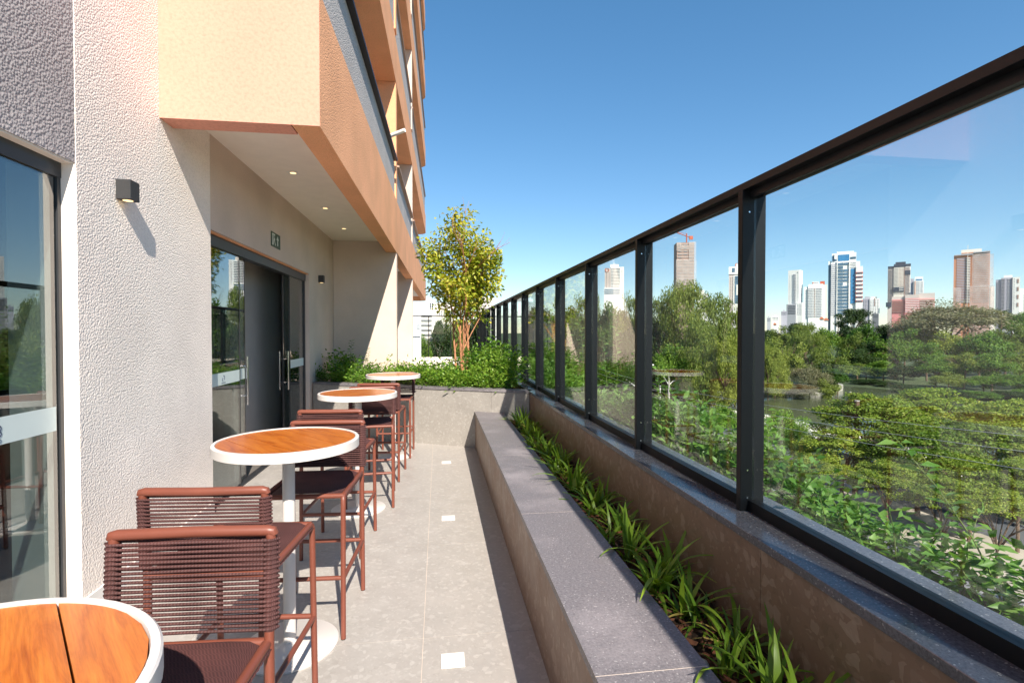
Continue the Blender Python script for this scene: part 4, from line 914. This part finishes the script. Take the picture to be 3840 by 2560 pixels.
for x0,x1,y0,lab in ((1455,1530,1205,'house with a red tiled roof below the broad white block'),(1515,1600,1222,'second house with a red tiled roof beside the round dark tree'),(775,835,1288,'low house with a red roof among the far trees')):
    t_=Tower(zA,x0,x1,330,lab,name='house'); xa,zr=t_.xz(x0,y0); xb,ze=t_.xz(x1,y0+32)
    b=MB(); b.box((xa+.5,0,0),(xb-.5,8,ze)); b.build('wall','t_white',t_.th)
    b=MB(); b.add([(xa,-.6,ze),(xb,-.6,ze),(xb,8.6,ze),(xa,8.6,ze),(xa+1,4,zr),(xb-1,4,zr)],[(0,1,5,4),(2,3,4,5),(1,2,5),(3,0,4),(3,2,1,0)]); b.build('roof','t_roof',t_.th)
# buildings beyond the far railing
zD=lambda x,y:((1500+x/3.2675)/K,(1000+y/3.2675)/K)
t_=Tower(zD,100,258,45,'white flat building beyond the far railing, beside the overhang',name='house'); t_.box(100,258,448,BG,'t_white','body',dep=6); t_.rows(205,250,690,770,1,'t_grey','window',1,.8,.8,.05); t_.rows(110,250,850,865,1,'t_window','window',1,.9,1,.05)
t_=Tower(zD,258,395,60,'beige building with open balcony floors beyond the far railing',name='house'); t_.box(258,395,520,BG,'t_cream','body',dep=8); t_.rows(262,390,570,920,6,'t_darkgrey','balcony',1,.35,1,.1)
t_=Tower(zD,280,700,160,'long white block with dark windows behind the planter tree',name='house'); t_.box(320,440,400,BG,'t_white','body',dep=10); t_.box(440,700,440,BG,'t_cream','body',y=2,dep=10); t_.rows(360,415,440,530,3,'t_window','window',2,.7,.7,.2); t_.rows(460,690,460,530,2,'t_grey','window',8,.4,.5)
t_=Tower(zD,960,1150,200,'pale block showing between the planter tree and the railing',name='house'); t_.box(960,1150,370,BG,'t_cream','body',dep=10); t_.rows(965,1145,385,520,4,'t_pinkgrey','window',5,.4,.5)
# ================================================================== STREET FURNITURE
def lamp(px,base,top,label,arms):
    p=onZ(px,base,GZ); H=CH-GZ-(top-763)*K/F_PX*p.dot(FW); th=thing('street_lamp',label,'street lamp',(p.x,p.y,GZ),-YAW)
    b=MB(); b.tube([(0,0,0),(0,0,H)],[.14,.09],10); b.build('pole','concrete',th,True)
    for sx,L,up in arms:
        b=MB(); b.tube([(0,0,H*.72),(sx*L*.4,0,H*.72+up*.6),(sx*L,0,H*.72+up)],.045,8); b.build('arm','t_white',th,True)
        b=MB(); b.box((sx*L-.35,-.12,H*.72+up-.02),(sx*L+.35,.12,H*.72+up+.10),.02); b.build('lamp_head','t_white' if sx<0 else 't_orange',th)
    b=MB(); b.lathe([(.22,0),(.22,.02)],16); o=b.build('round_sign','t_white',th,loc=(.0,-.17,1.6)); o.rotation_euler=(R(90),0,0)
    b=MB(); b.tube([(.2*math.cos(a),0,.2*math.sin(a)) for a in [R(30*i) for i in range(12)]],.035,6,closed=True); b.build('sign_ring','t_red',th,loc=(0,-.195,1.6))
lamp(1536,957,855,'grey street lamp post with a long white arm and a small orange lamp',((-1,1.9,2.0),(1,1.0,.6)))
lamp(1462,945,868,'second street lamp post with a white arm between two railing posts',((-1,2.6,1.4),))
p=onZ(1516,955,GZ); th=thing('sign_pole','thin pale pole beside the street lamp','pole',(p.x,p.y,GZ)); b=MB(); b.tube([(0,0,0),(0,0,3.1)],.06,8); b.build('shaft','t_white',th); b=MB(); b.tube([(0,0,3.1),(0,0,3.14)],.075,8); b.build('cap','t_grey',th)
for px,py,H,lab in ((1964,1140,5.0,'weathered wooden pole standing by the slat fence'),(1951,960,2.6,'short wooden mooring post at the lake edge')):
    p=onZ(px,py,GZ); th=thing('wooden_pole',lab,'pole',(p.x,p.y,GZ)); b=MB(); b.tube([(0,0,0),(.05,0,H)],[.14,.11],8); b.build('shaft','bark',th); b=MB(); b.tube([(.05,0,H),(.05,0,H+.05)],.12,8); b.build('cap','concrete',th)
def barfence(label,A,B,H,n,vertical,cat='fence'):
    A=Vector(A);B=Vector(B);th=thing('metal_fence',label,cat,A); d=B-A; L=d.length; u=d.normalized(); th.rotation_euler=(0,0,math.atan2(u.y,u.x))
    np_=max(2,int(L/2.4))
    pm_=MB(); pm_.box((-.05,-.05,0),(.05,.05,H+.05)); me=pm_.mesh('post','dark_frame')
    for i in range(np_+1): link('post',me,th,(L*i/np_,0,0))
    if vertical:
        vm=MB(); vm.box((-.02,-.02,.05),(.02,.02,H)); me=vm.mesh('bar','t_grey')
        for i in range(n): link('bar',me,th,(L*(i+.5)/n,0,0))
        for z in (.15,H-.1): q=MB(); q.box((0,-.03,z),(L,.03,z+.05)); q.build('rail','t_grey',th)
    else:
        vm=MB(); vm.box((0,-.02,0),(L,.02,H/n*.55)); me=vm.mesh('slat','dark_frame')
        for i in range(n): link('slat',me,th,(0,0,.12+H/n*i))
barfence('dark horizontal-slat fence between bike lane and lakeside path',(26.4,13,GZ),(26.4,29.5,GZ),1.5,10,False)
barfence('grey vertical-bar fence behind the street lamps',(30.5,52,GZ),(24,66,GZ),2.2,70,True)
b=MB(); b.box((22,70,GZ),(33,70.4,GZ+3.2)); tag(b.build('site_wall','t_darkgrey'),'dark wall behind the vertical-bar fence','wall')
# island stone edge
isl=thing('island_edge','pale stone retaining edge round the small lake island','wall',(48,73,GZ))
n=26
for i in range(n):
    a=R(150+240*i/n); a2=R(150+240*(i+.93)/n)
    q=MB(); q.prism([(13*math.cos(a),7.5*math.sin(a)),(13*math.cos(a2),7.5*math.sin(a2)),(12.4*math.cos(a2),7.1*math.sin(a2)),(12.4*math.cos(a),7.1*math.sin(a))],.0,.75+.1*random.random()); o=q.build('stone','stone',isl)
b=MB(); b.prism([(12.3*math.cos(R(a)),7.0*math.sin(R(a))) for a in range(0,360,15)],0,.7); b.build('island_soil','grass_ground',isl)
# overhead cables
for i,(a,c,lab) in enumerate((((15,60,-1.2),(19.5,6,-1.0),'topmost sagging overhead cable above the street'),((15,60,-1.7),(19.5,6,-1.5),'middle sagging overhead cable above the street'),((15,60,-2.2),(19.5,6,-2.1),'lowest sagging overhead cable above the street'))):
    b=MB(); pts=[]
    for k in range(25): s=k/24; pts.append((a[0]+(c[0]-a[0])*s,a[1]+(c[1]-a[1])*s,a[2]+(c[2]-a[2])*s-1.4*4*s*(1-s)))
    b.tube(pts,.009,5); tag(b.build('overhead_cable','t_grey'),lab,'cable')
